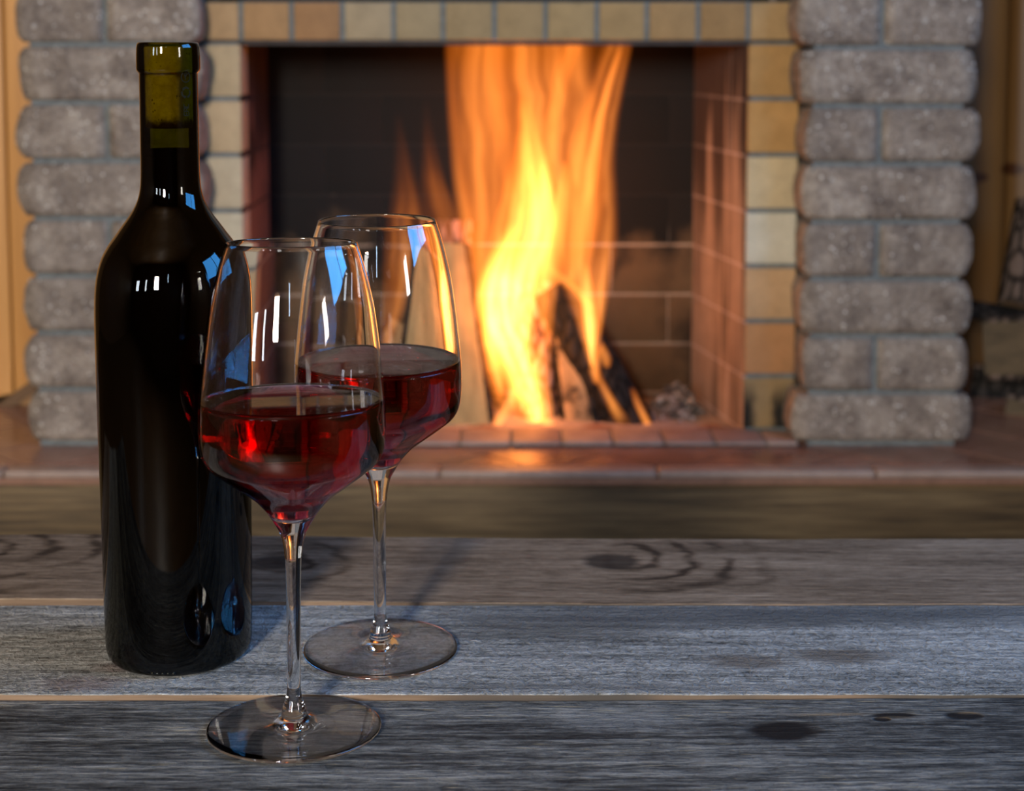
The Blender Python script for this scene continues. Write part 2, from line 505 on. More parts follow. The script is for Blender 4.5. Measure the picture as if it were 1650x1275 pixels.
# ------------------------------------------------------------------ fireplace
PY_, SY, BY = 2.20, 2.268, 2.526       # pillar front, surround front, firebox back
OX0, OX1 = -0.399, 0.3475              # opening
FZ = 0.166                             # firebox floor
fp = empty('fireplace', (0, SY, HZ))
tag(fp, 'stone fireplace with two rough block pillars and a yellow brick surround', 'fireplace')

def rough_block(name, x0, x1, z0, z1, yf, depth, bulge_l, bulge_r, seed, parent, mat):
    bm = bmesh.new()
    bmesh.ops.create_cube(bm, size=2)
    bmesh.ops.subdivide_edges(bm, edges=list(bm.edges), cuts=9, use_grid_fill=True)
    rs = random.Random(seed)
    pk_l, pk_r = rs.uniform(0.35, 0.65), rs.uniform(0.35, 0.65)
    if bulge_l: x0 += rs.uniform(-0.006, 0.006); bulge_l *= rs.uniform(0.6, 1.3)
    if bulge_r: x1 += rs.uniform(-0.005, 0.005); bulge_r *= rs.uniform(0.6, 1.3)
    cx, cz = (x0 + x1) / 2, (z0 + z1) / 2
    hx, hz = (x1 - x0) / 2, (z1 - z0) / 2
    so = Vector((seed * 3.1, seed * 1.7, seed * 0.9))
    for v in bm.verts:
        a, b, c_ = v.co.x, v.co.y, v.co.z       # each -1..1
        s = (c_ + 1) / 2
        x = cx + a * hx; z = cz + c_ * hz; y = yf + (b + 1) / 2 * depth
        front = max(0.0, -b)
        # rounded rim of the front face
        ex = max(0.0, abs(a) - 1 + 0.016 / hx) / (0.016 / hx)
        ez = max(0.0, abs(c_) - 1 + 0.012 / hz) / (0.012 / hz)
        if b < -0.999:
            y += 0.0035 * (ez ** 2) + 0.003 * ex ** 2
        def bul(pk):
            t = s / pk if s < pk else (1 - s) / (1 - pk)
            return 0.55 * math.sqrt(max(0.0, 1 - (1 - t) ** 2)) + 0.45 * min(1.0, t * 1.6)
        if a < 0 and bulge_l: x -= bulge_l * (bul(pk_l) - 0.35) * max(0, (-a - 0.5) * 2) * (0.65 + 0.35 * math.sqrt(max(0, 1 - b * b)))
        if a > 0 and bulge_r: x += bulge_r * (bul(pk_r) - 0.35) * max(0, (a - 0.5) * 2) * (0.65 + 0.35 * math.sqrt(max(0, 1 - b * b)))
        p = Vector((x, y, z))
        d = noise.noise_vector((p + so) * 28) * 0.0022 + noise.noise_vector((p + so) * 70) * 0.0012
        if (bulge_l and a < -0.8) or (bulge_r and a > 0.8): d += noise.noise_vector((p + so) * 13) * 0.0045
        inner = 1.0 if ez < 0.9 else 0.45
        v.co = p + Vector((d.x * (1.0 if (bulge_l and a < 0) or (bulge_r and a > 0) else 0.35), d.y * 1.3, d.z * 0.5)) * inner
    for f in bm.faces: f.smooth = True
    me = bpy.data.meshes.new(name); bm.to_mesh(me); bm.free()
    return link(name, me, mat, parent)

MJ = 0.0036   # half a mortar joint
def pillar(x0, x1, splits, z_first, seed, bl, br, label):
    core = box('pillar', x0 + 0.014, x1 - 0.014, PY_ + 0.0062, SY + 0.30, HZ, 1.45, M['mortar'], fp)
    core['label'] = label
    k = 0
    z = z_first
    while z < 1.05:
        z1 = z + 0.0834
        lo = max(z, HZ + 0.004)
        if k % 2 == 0:
            rough_block('stone_block', x0, x1, lo + MJ, z1 - MJ, PY_, 0.10, bl, br, seed + k * 2, core, M['stone'])
        else:
            sx = splits
            rough_block('stone_block', x0, sx - MJ, lo + MJ, z1 - MJ, PY_, 0.10, bl, 0, seed + k * 2, core, M['stone'])
            rough_block('stone_block', sx + MJ, x1, lo + MJ, z1 - MJ, PY_, 0.10, 0, br, seed + k * 2 + 1, core, M['stone'])
        z = z1; k += 1
    return core
pillar(-0.703, -0.449, -0.580, 0.1985, 11, 0.018, 0.009, 'stone block pillar behind the wine bottle')
pillar(0.418, 0.660, 0.5275, 0.1940, 57, 0.009, 0.013, 'stone block pillar beside the stacked firewood')

# yellow surround bricks
dim = lambda cs, k: [(c[0] * k, c[1] * k * 0.94, c[2] * k) for c in cs]
cols_r = [lin(178, 140, 82), lin(190, 148, 86), lin(205, 186, 140), lin(212, 206, 176), lin(200, 164, 116), lin(188, 138, 88), lin(158, 134, 92)]
cols_l = [lin(188, 168, 126), lin(192, 170, 128), lin(196, 182, 146), lin(200, 190, 156), lin(192, 164, 118), lin(182, 142, 94), lin(160, 136, 96)]
cols_r, cols_l = dim(cols_r, 0.80), dim(cols_l, 0.80)
surr = box('surround', OX0 - 0.055, OX0 - 0.004, SY + 0.0025, SY + 0.05, HZ, 0.785, M['mortar'], fp); surr['label'] = 'grey mortar backing of the yellow brick surround'
surr_r = box('surround', OX1 + 0.004, OX1 + 0.075, SY + 0.0025, SY + 0.05, HZ, 0.785, M['mortar'], fp); surr_r['label'] = 'grey mortar backing of the yellow brick surround'
def soot_brick(col):
    n = NT('brick_sooted')
    g = n.node('ShaderNodeNewGeometry').outputs['Position']
    a = n.noise(g, 30, 4)
    c = n.mix(a, tuple(q * 0.7 for q in col), tuple(min(1, q * 1.25) for q in col))
    x, y, z = n.sep(g)
    zn = n.smooth(z, 0.285, 0.235)
    xs = n.m('ABSOLUTE', n.m('SUBTRACT', x, OX1 + 0.0285))
    xn = n.smooth(n.m('ADD', xs, n.m('MULTIPLY', n.m('SUBTRACT', n.noise(g, 45, 3), 0.5), 0.014)), 0.008, 0.020)
    c = n.mix(n.m('MULTIPLY', n.m('MULTIPLY', zn, xn), 0.95), c, (0.01, 0.01, 0.01))
    n.bsdf(c, 0.85, None, 0.2)
    return n.mat
ztop = 0.7815
for i in range(7):
    z1 = ztop - i * 0.0829; z0 = max(z1 - 0.0829 + 0.007, HZ + 0.006)
    ml = mat_brick('yellow_brick', cols_l[i], 0.08)
    mr = soot_brick(cols_r[i]) if i == 6 else mat_brick('yellow_brick', cols_r[i], 0.08)
    box('brick', OX0 - 0.055, OX0, SY + random.uniform(-0.001, 0.001), SY + 0.06, z0, z1, ml, surr, 0.0022)
    box('brick', OX1, OX1 + 0.075, SY + random.uniform(-0.001, 0.001), SY + 0.06, z0, z1, mr, surr_r, 0.0022)
# lintel
lint = box('lintel', OX0 - 0.055, OX1 + 0.075, SY - 0.001, SY + 0.06, 0.7880, 0.8440, M['mortar'], fp); lint['label'] = 'grey mortar backing of the lintel bricks'
bar = box('lintel_bar', OX0 - 0.055, OX1 + 0.075, SY + 0.003, SY + 0.055, 0.7808, 0.7872, mat_brick('steel_bar', (0.055, 0.043, 0.037)), fp, 0.001)
bar['label'] = 'dark steel angle under the lintel bricks'
seams = [322, 389, 470.5, 552, 635, 714.5, 797, 879.5, 962, 1042.5, 1125, 1205.5, 1278]
lcols = [lin(196, 162, 112), lin(190, 150, 98), lin(178, 136, 88), lin(186, 168, 128), lin(176, 158, 116), lin(176, 154, 108), lin(178, 154, 106), lin(182, 158, 108), lin(182, 154, 102), lin(180, 148, 96), lin(172, 138, 86), lin(192, 160, 106)]
lcols = dim(lcols, 0.66)
for i, (a, b) in enumerate(zip(seams, seams[1:])):
    xa = at(a, 30, SY)[0] + 0.0035; xb_ = at(b, 30, SY)[0] - 0.0035
    box('brick', xa, xb_, SY - 0.004 + random.uniform(-0.001, 0.001), SY + 0.05, 0.7885, 0.843, mat_brick('lintel_brick', lcols[i], 0.09), lint, 0.0022)
lc = box('lintel_core', OX0 - 0.055, OX1 + 0.075, SY + 0.014, SY + 0.06, 0.8442, 0.934, M['soot_shadow_core'], fp); lc['label'] = 'backing above the lintel bricks, gap shadow painted in as black'  # near-black colour stands in for the shadow in this gap
# courses above the lintel (outside the picture) and chimney breast
for i in range(4):
    rough_block('stone_block', -0.447 + i * 0.2155, -0.447 + (i + 1) * 0.2155 - 0.008, 0.8605, 0.934, SY - 0.004, 0.09, 0, 0, 200 + i, lint, M['stone'])
ch = box('chimney_breast', -0.69, 0.64, SY + 0.02, 2.78, 0.935, CEIL, mat_brick('breast_plaster', (0.33, 0.27, 0.22)), fp)
ch['label'] = 'plastered chimney breast above the lintel'

# firebox: back, side walls, floor, each brick its own piece
BX1 = 0.2985
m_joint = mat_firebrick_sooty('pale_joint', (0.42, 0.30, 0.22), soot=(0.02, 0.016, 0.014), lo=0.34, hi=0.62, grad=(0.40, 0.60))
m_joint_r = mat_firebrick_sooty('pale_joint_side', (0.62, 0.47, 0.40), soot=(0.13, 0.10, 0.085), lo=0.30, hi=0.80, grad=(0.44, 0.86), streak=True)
fb = box('firebox_back', OX0 - 0.03, BX1 + 0.03, BY + 0.0012, BY + 0.05, FZ - 0.02, 0.95, m_joint, fp); fb['label'] = 'sooty brick back of the firebox with pale joints'
m_back = mat_firebrick_sooty('back_brick', (0.15, 0.088, 0.045), lo=0.30, hi=0.58, grad=(0.36, 0.60))
zj = [FZ - 0.02, 0.2026]
z = 0.2855
while z < 0.93:
    zj.append(z); z += 0.0829
for r, (za, zb) in enumerate(zip(zj, zj[1:])):
    x = OX0 - 0.03 - (0.115 if r % 2 else 0.02)
    while x < BX1 + 0.03:
        xa, xe = max(x, OX0 - 0.03), min(x + 0.236, BX1 + 0.03)
        if xe - xa > 0.012:
            box('brick', xa + 0.0009, xe - 0.0009, BY, BY + 0.03, za + 0.0022, zb - 0.0022, m_back, fb, 0.0015)
        x += 0.236
def side_wall(name, xf, xbk, sgn, mat, label, joints, m_joint):
    """wall from the opening (xf, SY) to the back corner (xbk, BY); sgn = outward x"""
    k = (xbk - xf) / (BY - SY)
    p = link(name, pyd(name, *prism(xf + k * 0.004 + sgn * 0.0005, xbk + k * 0.02 + sgn * 0.0005, sgn * 0.04, SY + 0.004, BY + 0.02, FZ - 0.02, 0.95)), m_joint, fp)
    p['label'] = label
    L = BY - SY
    for r, (za, zb) in enumerate(zip(zj, zj[1:])):
        cuts = [0.0, joints, 1.0] if r >= len(zj) - 4 or r == 1 else [0.0, 1.0]
        for a, b in zip(cuts, cuts[1:]):
            ya, ye = SY + 0.004 + L * a, SY + L * b - 0.003
            xa = xf + (xbk - xf) * (ya - SY) / L; xe = xf + (xbk - xf) * (ye - SY) / L
            link('brick', pyd('brick', *prism(xa, xe, sgn * 0.03, ya, ye, za + 0.0022, zb - 0.0022)), mat, p)
    return p
def prism(xa, xe, t, ya, ye, za, zb):
    vs = [(xa, ya, za), (xe, ye, za), (xe + t, ye, za), (xa + t, ya, za), (xa, ya, zb), (xe, ye, zb), (xe + t, ye, zb), (xa + t, ya, zb)]
    fs = [(0, 1, 2, 3), (7, 6, 5, 4), (0, 4, 5, 1), (1, 5, 6, 2), (2, 6, 7, 3), (3, 7, 4, 0)]
    return vs, fs
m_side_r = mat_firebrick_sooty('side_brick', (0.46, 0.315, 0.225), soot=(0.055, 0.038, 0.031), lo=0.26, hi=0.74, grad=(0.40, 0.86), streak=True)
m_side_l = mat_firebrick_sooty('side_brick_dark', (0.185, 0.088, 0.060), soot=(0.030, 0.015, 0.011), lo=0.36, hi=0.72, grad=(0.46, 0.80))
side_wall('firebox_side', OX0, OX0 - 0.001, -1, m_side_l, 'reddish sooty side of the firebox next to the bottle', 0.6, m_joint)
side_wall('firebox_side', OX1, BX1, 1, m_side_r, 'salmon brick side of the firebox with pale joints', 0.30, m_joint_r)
ff = box('firebox_floor', OX0 - 0.02, OX1 + 0.02, SY + 0.03, BY + 0.01, FZ - 0.03, FZ, mat_brick('ashy_floor', (0.10, 0.08, 0.07)), fp); ff['label'] = 'ashy firebox floor'
top = box('flue_cap', OX0 - 0.05, OX1 + 0.05, SY + 0.06, BY + 0.05, 0.95, 0.98, M['soot_shadow_core'], fp); top['label'] = 'black top of the flue'
# brick sill in front of the fire
SZ = 0.2045
sill = box('sill', -0.449, 0.418, PY_ + 0.006, SY + 0.012, HZ, SZ - 0.002, M['mortar'], fp); sill['label'] = 'grey mortar bed of the brick sill'
x = -0.449
k = 0
while x < 0.412:
    w = min(0.0746, 0.418 - x)
    box('brick', x + 0.002, x + w - 0.002, PY_ + random.uniform(0, 0.001), SY + 0.016, HZ + 0.0005, SZ, mat_brick('sill_brick', random.choice([(0.30, 0.215, 0.18), (0.36, 0.275, 0.225), (0.28, 0.195, 0.165)]), 0.12, 0.5), sill, 0.0018)
    x += 0.0746; k += 1

# ------------------------------------------------------------------ hearth
HY0 = on(825, 760, HZ)[1]
hearth = empty('hearth', (0, HY0, 0)); tag(hearth, 'raised hearth of terracotta tiles on a brown timber front', 'hearth')
HX0, HX1 = -1.6, 1.4
box('slab', HX0, HX1, HY0 + 0.012, 2.79, 0.0, HZ - 0.004, mat_mortar('tile_bed', (0.30, 0.24, 0.20), (0.42, 0.34, 0.30)), hearth)
def mat_tile():
    n = NT('terracotta_tile'); co = n.node('ShaderNodeNewGeometry').outputs['Position']; rnd = n.objrand()
    a = n.noise(co, 18, 4)
    c = n.ramp(n.m('ADD', n.m('MULTIPLY', a, 0.7), n.m('MULTIPLY', rnd, 0.3)), [(0.25, (0.16, 0.075, 0.05)), (0.55, (0.27, 0.13, 0.085)), (0.8, (0.34, 0.18, 0.125))])
    n.bsdf(c, n.m('ADD', 0.16, n.m('MULTIPLY', n.noise(co, 60, 3), 0.16)), n.bump(n.noise(co, 25, 3), 0.25, 0.004), 0.6)
    return n.mat
m_tile = mat_tile()
m_edge = mat_brick('tile_edging', (0.33, 0.235, 0.185), 0.12, 0.4)
# diamond tiles, clipped to the strip behind the edging
def clip_poly(poly, ymin, ymax):
    def cut(P, f):
        out = []
        for i in range(len(P)):
            a, b = P[i], P[(i + 1) % len(P)]
            fa, fb_ = f(a), f(b)
            if fa >= 0: out.append(a)
            if (fa >= 0) != (fb_ >= 0):
                t = fa / (fa - fb_); out.append((a[0] + (b[0] - a[0]) * t, a[1] + (b[1] - a[1]) * t))
        return out
    P = cut(poly, lambda p: p[1] - ymin)
    return cut(P, lambda p: ymax - p[1]) if P else P
DG = 0.088            # half diagonal of a tile
g = 0.003
ey = HY0 + 0.034
tx0 = at(1172, 735, 2.15)[0]
for r in range(0, 9):
    yc = ey + 0.062 + (r - 1) * DG
    for c in range(-12, 13):
        xc = tx0 + 2 * DG * c + (DG if r % 2 else 0)
        if not (-1.0 < xc < 1.25): continue
        if yc > 2.30 and -0.42 < xc < 0.42: continue
        P = clip_poly([(xc - DG + g, yc), (xc, yc - DG + g), (xc + DG - g, yc), (xc, yc + DG - g)], ey + 0.002, 2.78)
        if len(P) < 3 or (max(p[1] for p in P) - min(p[1] for p in P)) < 0.008: continue
        n_ = len(P)
        vs = [(p[0], p[1], HZ - 0.010) for p in P] + [(p[0], p[1], HZ - 0.0008) for p in P]
        fs = [tuple(range(n_, 2 * n_))] + [(i, (i + 1) % n_, n_ + (i + 1) % n_, n_ + i) for i in range(n_)]
        link('tile', pyd('tile', vs, fs), m_tile, hearth)
x = HX0
while x < HX1:
    box('edging_tile', x + 0.0015, x + 0.30 - 0.0015, HY0, ey - 0.002, HZ - 0.010, HZ, m_edge, hearth, 0.003)
    x += 0.30
fz = HZ - 0.0105
def mat_fascia():
    n = NT('timber_front'); co = n.coord()
    w = n.noise(n.map(co, (7.0, 20, 150)), 1.0, 5, 0.6, 0.3)
    b = n.noise(n.map(co, (1.4, 1, 14)), 1.0, 3)
    c = n.ramp(n.m('ADD', n.m('MULTIPLY', w, 0.6), n.m('MULTIPLY', b, 0.4)), [(0.36, (0.034, 0.020, 0.008)), (0.5, (0.105, 0.063, 0.024)), (0.64, (0.190, 0.122, 0.052))])
    n.bsdf(c, 0.55, n.bump(w, 0.3, 0.002), 0.35)
    return n.mat
m_fas = mat_fascia()
box('timber_front', HX0, HX1, HY0 + 0.010, HY0 + 0.05, 0.0, fz - 0.009, m_fas, hearth, 0.003)
box('tile_front', HX0, HX1, HY0 + 0.002, HY0 + 0.03, fz - 0.009, fz, mat_brick('tile_front', (0.24, 0.12, 0.075), 0.12, 0.45), hearth, 0.001)

# ------------------------------------------------------------------ logs in the fire
def mat_bark(name, c0, c1, s=40):
    n = NT(name); co = n.coord()
    v = n.voro(n.map(co, (1, 1, 0.45)), s, 'DISTANCE_TO_EDGE')
    a = n.noise(co, 60, 4)
    f = n.m('ADD', n.m('MULTIPLY', n.smooth(v, 0.0, 0.25), 0.6), n.m('MULTIPLY', a, 0.4))
    n.bsdf(n.ramp(f, [(0.2, c0), (0.75, c1)]), 0.9, n.bump(f, 1.0, 0.006), 0.2)
    return n.mat
def mat_split(name, col, axis=2, char=None):
    n = NT(name); co = n.coord()
    s = [55, 55, 55]; s[axis] = 3
    w = n.noise(n.map(co, tuple(s)), 1.0, 4, 0.6)
    c = n.ramp(w, [(0.3, tuple(q * 0.66 for q in col)), (0.55, col), (0.75, tuple(min(1, q * 1.25) for q in col))])
    if char:
        k = n.smooth(n.noise(co, char, 4, 0.6), 0.44, 0.58)
        c = n.mix(k, c, (0.015, 0.012, 0.01))
    n.bsdf(c, 0.75, n.bump(w, 0.4, 0.003), 0.25)
    return n.mat
m_bark = mat_bark('bark', (0.02, 0.014, 0.010), (0.16, 0.11, 0.085))
m_char = mat_bark('charred_bark', (0.008, 0.007, 0.006), (0.035, 0.028, 0.024), 55)
m_scale = mat_bark('flaking_bark', (0.05, 0.02, 0.012), (0.38, 0.20, 0.14), 60)
m_split = mat_split('split_wood', (0.36, 0.245, 0.105))
m_split_char = mat_split('half_charred_wood', (0.40, 0.26, 0.13), char=14)

def split_log(name, base, topp, face_w0, face_w1, depth, face_dir, label, mats, seed, knot=None, round_=0.5, group=None):
    """split log from base to top point (centres of the split face); the split face looks along face_dir; bark on the round side"""
    a = Vector(base); b = Vector(topp); ax = (b - a); L = ax.length; ax.normalize()
    f = Vector(face_dir); f = (f - ax * f.dot(ax)).normalized()
    s = ax.cross(f).normalized()
    root = empty(name, base)
    tag(root, label, 'log', group)
    NL, NA = 14, 10
    rs = random.Random(seed)
    def sect(t):
        w = (face_w0 + (face_w1 - face_w0) * t) / 2
        d = depth * (0.85 + 0.15 * (1 - t))
        c = ax * (t * L)
        pts = [c + s * w, c + s * (w + 0.006) - f * 0.001, c + s * (w + 0.010) - f * 0.006]
        for k in range(1, NA):
            an = math.pi * k / NA
            p = c + s * ((w + 0.010) * math.cos(an)) - f * (d * math.sin(an) ** round_)
            p += noise.noise_vector(p * 30 + Vector((seed, 0, 0))) * 0.004
            pts.append(p)
        pts += [c - s * (w + 0.010) - f * 0.006, c - s * (w + 0.006) - f * 0.001, c - s * w]
        return pts
    secs = [sect(i / NL) for i in range(NL + 1)]
    # bark shell
    vs = [p for q in secs for p in q]; R = NA + 5; fs = []
    for i in range(NL):
        for k in range(R - 1): fs.append((i * R + k, i * R + k + 1, (i + 1) * R + k + 1, (i + 1) * R + k))
    o = link('bark', pyd('bark', [tuple(v) for v in vs], fs, smooth=True), mats[1]); o.parent = root
    # split face with a little relief + the two end faces
    vs, fs = [], []
    NW = 8
    for i in range(NL + 1):
        l, r = secs[i][0], secs[i][-1]
        for k in range(NW + 1):
            p = l.lerp(r, k / NW)
            if 0 < k < NW: p = p + f * (noise.noise(Vector((p.x * 40, p.y * 40, p.z * 9 + seed))) * 0.004 + 0.001)
            vs.append(tuple(p))
    R2 = NW + 1
    for i in range(NL):
        for k in range(NW): fs.append((i * R2 + k, (i + 1) * R2 + k, (i + 1) * R2 + k + 1, i * R2 + k + 1))
    o = link('split_face', pyd('split_face', vs, fs, smooth=True), mats[0]); o.parent = root
    for q in (secs[0], secs[-1]):
        o = link('end_grain', pyd('end_grain', [tuple(p) for p in q], [tuple(range(len(q)))]), mats[2]); o.parent = root
    if knot:
        kp, kr = knot
        vs, fs = [], []
        t = kp[1]; c = ax * (t * L) + s * kp[0] + f * 0.004
        for ri, (rr, hh) in enumerate(((1.0, 0.0), (0.75, 0.003), (0.4, 0.0035), (0.0, 0.002))):
            for k in range(14):
                an = 2 * math.pi * k / 14
                vs.append(tuple(c + s * (math.cos(an) * kr * rr) + ax * (math.sin(an) * kr * 1.3 * rr) + f * hh))
        for ri in range(3):
            for k in range(14): fs.append((ri * 14 + k, ri * 14 + (k + 1) % 14, ri * 14 + 14 + (k + 1) % 14, ri * 14 + 14 + k))
        o = link('knot', pyd('knot', vs, fs, smooth=True), m_bark); o.parent = root
    return root

def P3(x, y, Y):
    X, Z = at(x, y, Y); return Vector((X, Y, Z))
m_endg = mat_split('end_grain', (0.36, 0.22, 0.12), 1)
m_endc = mat_brick('charred_end', (0.03, 0.024, 0.02))
b0 = P3(712, 702, 2.335); b0.z = FZ + 0.003; 
split_log('fire_log', b0, P3(722, 392, 2.42), 0.155, 0.050, 0.055, (0.05, -1, 0.2), 'pale split log leaning at the fire with bark on both edges', (m_split, m_char, m_endc), 3, ((-0.012, 0.2), 0.008))
b0 = P3(868, 700, 2.425); b0.z = FZ + 0.003; 
split_log('fire_log', b0, P3(862, 455, 2.47), 0.050, 0.055, 0.05, (0.15, 1, 0.0), 'upright log with flaking bark behind the tallest flame', (m_split_char, m_scale, m_endc), 5)
b0 = P3(938, 698, 2.36); b0.z = FZ + 0.003; 
split_log('fire_log', b0, P3(908, 535, 2.40), 0.046, 0.030, 0.05, (-0.35, -1, 0.2), 'narrow half-charred split log between the two flames', (m_split_char, m_char, m_endc), 8)
b0 = P3(1018, 697, 2.39); b0.z = FZ + 0.003; 
split_log('fire_log', b0, P3(888, 465, 2.44), 0.062, 0.050, 0.05, (-0.2, 1, 0.0), 'black charred log leaning away from the ash heap', (m_split_char, m_char, m_endc), 9, round_=0.6)
b0 = P3(560, 690, 2.38); b0.z = FZ + 0.003; 
split_log('fire_log', b0, P3(655, 520, 2.45), 0.06, 0.05, 0.045, (-0.4, -1, 0.3), 'dark log end seen through the rear wine glass', (m_split_char, m_char, m_endc), 12)
# charred stub on top of the pale log
b0 = P3(716, 420, 2.475)
b0 = P3(705, 700, 2.468); b0.z = FZ + 0.003
split_log('fire_log', b0, P3(733, 352, 2.485), 0.052, 0.042, 0.035, (0.1, 1, 0), 'burning log top peeking over the pale split log', (m_split_char, m_scale, m_endc), 14)

# ash heap
bm = bmesh.new()
rs = random.Random(4)
for i in range(420):
    a = rs.gauss(0, 1); b = rs.gauss(0, 1)
    X = at(1088, 690, 2.44)[0] + a * 0.030; Yq = 2.43 + max(-0.10, min(0.075, b * 0.035))
    hh = 0.05 * math.exp(-(a * a) * 0.5 - ((Yq - 2.43) / 0.045) ** 2 * 0.5) * rs.uniform(0.1, 1)
    s = rs.uniform(0.002, 0.007)
    r = bmesh.ops.create_icosphere(bm, subdivisions=1, radius=s)['verts']
    for v in r:
        v.co = Vector((v.co.x * rs.uniform(0.7, 1.3), v.co.y, v.co.z * 0.7)) + Vector((X, Yq, FZ + 0.004 + 0.02 * math.exp(-(a * a) * 0.4) + hh))
me = bpy.data.meshes.new('ash_heap'); bm.to_mesh(me); bm.free()
n = NT('ash'); co = n.coord()
n.bsdf(n.ramp(n.noise(co, 70, 2), [(0.4, (0.10, 0.085, 0.08)), (0.55, (0.30, 0.26, 0.24)), (0.7, (0.62, 0.57, 0.53))]), 0.95, None, 0.1)
ash = link('ash_heap', me, n.mat); tag(ash, 'heap of grey and white ash in the corner of the firebox', 'ash', kind='stuff')

# ------------------------------------------------------------------ the fire: glowing gas, real volumes
fire = empty('fire', P3(880, 700, 2.39)); tag(fire, 'tall orange wood fire burning in the firebox', 'fire')
def flame(pts, Y, ratio, L, Iprof, streak=0.8, hot=0.5, soft=1.4, su=2.6, st=2.2, seed=0.0):
    """pts: (x, y, half width) along the tongue, photo measurements on plane Y, bottom first. L: radiance through the middle."""
    W = []
    for x, y, hw in pts:
        X, Z = at(x, y, Y); W.append((X, Z, hw / FPX * Y))
    z0, z1 = W[0][1], W[-1][1]; h = z1 - z0
    X0 = W[0][0]
    tab_c = [((w[1] - z0) / h, w[0] - X0) for w in W]
    tab_w = [((w[1] - z0) / h, w[2]) for w in W]
    S = max(max(abs(c) for _, c in tab_c), 0.001) * 2.2
    WM = max(w for _, w in tab_w) * 1.05
    NL, NA = 36, 14
    # smooth tables
    def smooth_tab(tab):
        out = []
        for i in range(25):
            t = i / 24
            out.append((t, sum(lerp_table(tab, min(1, max(0, t + d))) for d in (-0.05, -0.025, 0, 0.025, 0.05)) / 5))
        return out
    tc, tw = smooth_tab(tab_c), smooth_tab(tab_w)
    vs, fs = [], []
    for i in range(NL + 1):
        t = i / NL
        c, w = lerp_table(tc, t), max(lerp_table(tw, t), 0.001)
        for k in range(NA):
            an = 2 * math.pi * k / NA
            vs.append((c + w * 1.02 * math.cos(an), w * ratio * 1.02 * math.sin(an), t * h))
    for i in range(NL):
        for k in range(NA): fs.append((i * NA + k, i * NA + (k + 1) % NA, (i + 1) * NA + (k + 1) % NA, (i + 1) * NA + k))
    fs.append(tuple(reversed(range(NA)))); fs.append(tuple(range(NL * NA, NL * NA + NA)))
    n = NT('flame_gas')
    co = n.coord(); x, y, z = n.sep(co)
    t = n.m('DIVIDE', z, h)
    cx = n.m('MULTIPLY', n.m('SUBTRACT', n.curve(t, [(a, 0.5 + b / S) for a, b in tc]), 0.5), S)
    w = n.m('MAXIMUM', n.m('MULTIPLY', n.curve(t, [(a, b / WM) for a, b in tw]), WM), 0.001)
    I = n.curve(t, Iprof)
    jit = n.m('MULTIPLY', n.m('SUBTRACT', n.noise(n.comb(seed, n.m('MULTIPLY', y, 9.0), n.m('MULTIPLY', t, 5.0)), 1.0, 2), 0.5), 0.55)
    u = n.m('DIVIDE', n.m('SUBTRACT', x, cx), w)
    v = n.m('DIVIDE', y, n.m('MULTIPLY', w, ratio))
    r2 = n.m('ADD', n.m('POWER', n.m('ABSOLUTE', n.m('ADD', u, 0.0)), 2.0), n.m('MULTIPLY', v, v))
    prof = n.m('POWER', n.m('MAXIMUM', n.m('SUBTRACT', 1.0, r2), 0.0), soft)
    sn = n.noise(n.comb(n.m('ADD', n.m('MULTIPLY', n.m('ADD', u, jit), su), seed), n.m('MULTIPLY', v, 0.7), n.m('MULTIPLY', t, st)), 1.0, 4, 0.6)
    stv = n.m('ADD', 1.0 - streak, n.m('MULTIPLY', n.smooth(sn, 0.36, 0.66), 1.55 * streak))
    g = n.m('MULTIPLY', n.m('MULTIPLY', prof, I), stv)
    strength = n.m('DIVIDE', n.m('MULTIPLY', g, L / 1.15), n.m('MULTIPLY', w, ratio))
    em = n.node('ShaderNodeEmission')
    hotf = n.m('MULTIPLY', n.m('POWER', n.m('MINIMUM', g, 1.0), 0.8), hot, None, True)
    n.set(em.inputs[0], n.mix(hotf, (1.0, 0.175, 0.005), (1.0, 0.50, 0.12)))
    n.set(em.inputs[1], strength)
    n.t.links.new(em.outputs[0], n.out.inputs['Volume'])
    o = link('flame', pyd('flame', vs, fs, smooth=True), n.mat)
    o.parent = fire; o.location = Vector((X0, Y, z0)) - fire.location
    return o
# bright core
flame([(872, 705, 12), (862, 668, 26), (840, 610, 36), (816, 550, 44), (802, 490, 42), (806, 440, 36), (818, 400, 26), (830, 360, 12)], 2.365, 0.55, 8.5,
      [(0, 0.35), (0.12, 0.40), (0.3, 0.5), (0.5, 0.85), (0.62, 1.0), (0.8, 0.55), (1, 0.0)], 0.55, 0.95, 1.1, 2.2, 2.5, 1.3)
flame([(822, 590, 10), (830, 520, 28), (842, 440, 44), (858, 370, 52), (866, 310, 44), (858, 250, 30), (848, 190, 20), (842, 130, 8)], 2.378, 0.5, 3.4,
      [(0, 0.25), (0.2, 0.7), (0.4, 1.0), (0.6, 0.8), (0.78, 0.35), (1, 0.0)], 0.6, 0.7, 1.0, 2.4, 2.0, 15.3)
flame([(884, 560, 6), (880, 500, 16), (884, 440, 22), (894, 380, 22), (905, 320, 16), (912, 260, 8)], 2.362, 0.5, 1.0,
      [(0, 0.2), (0.3, 0.9), (0.6, 1.0), (1, 0.0)], 0.5, 0.5, 1.0, 2.0, 1.6, 21.3)
flame([(850, 690, 20), (838, 640, 44), (826, 570, 58), (824, 500, 64), (836, 420, 66), (848, 340, 60), (850, 270, 40), (846, 210, 18)], 2.39, 0.4, 1.5,
      [(0, 0.4), (0.2, 0.8), (0.45, 1.0), (0.7, 0.8), (0.9, 0.3), (1, 0.0)], 0.85, 0.45, 0.8, 3.4, 2.6, 31.7)
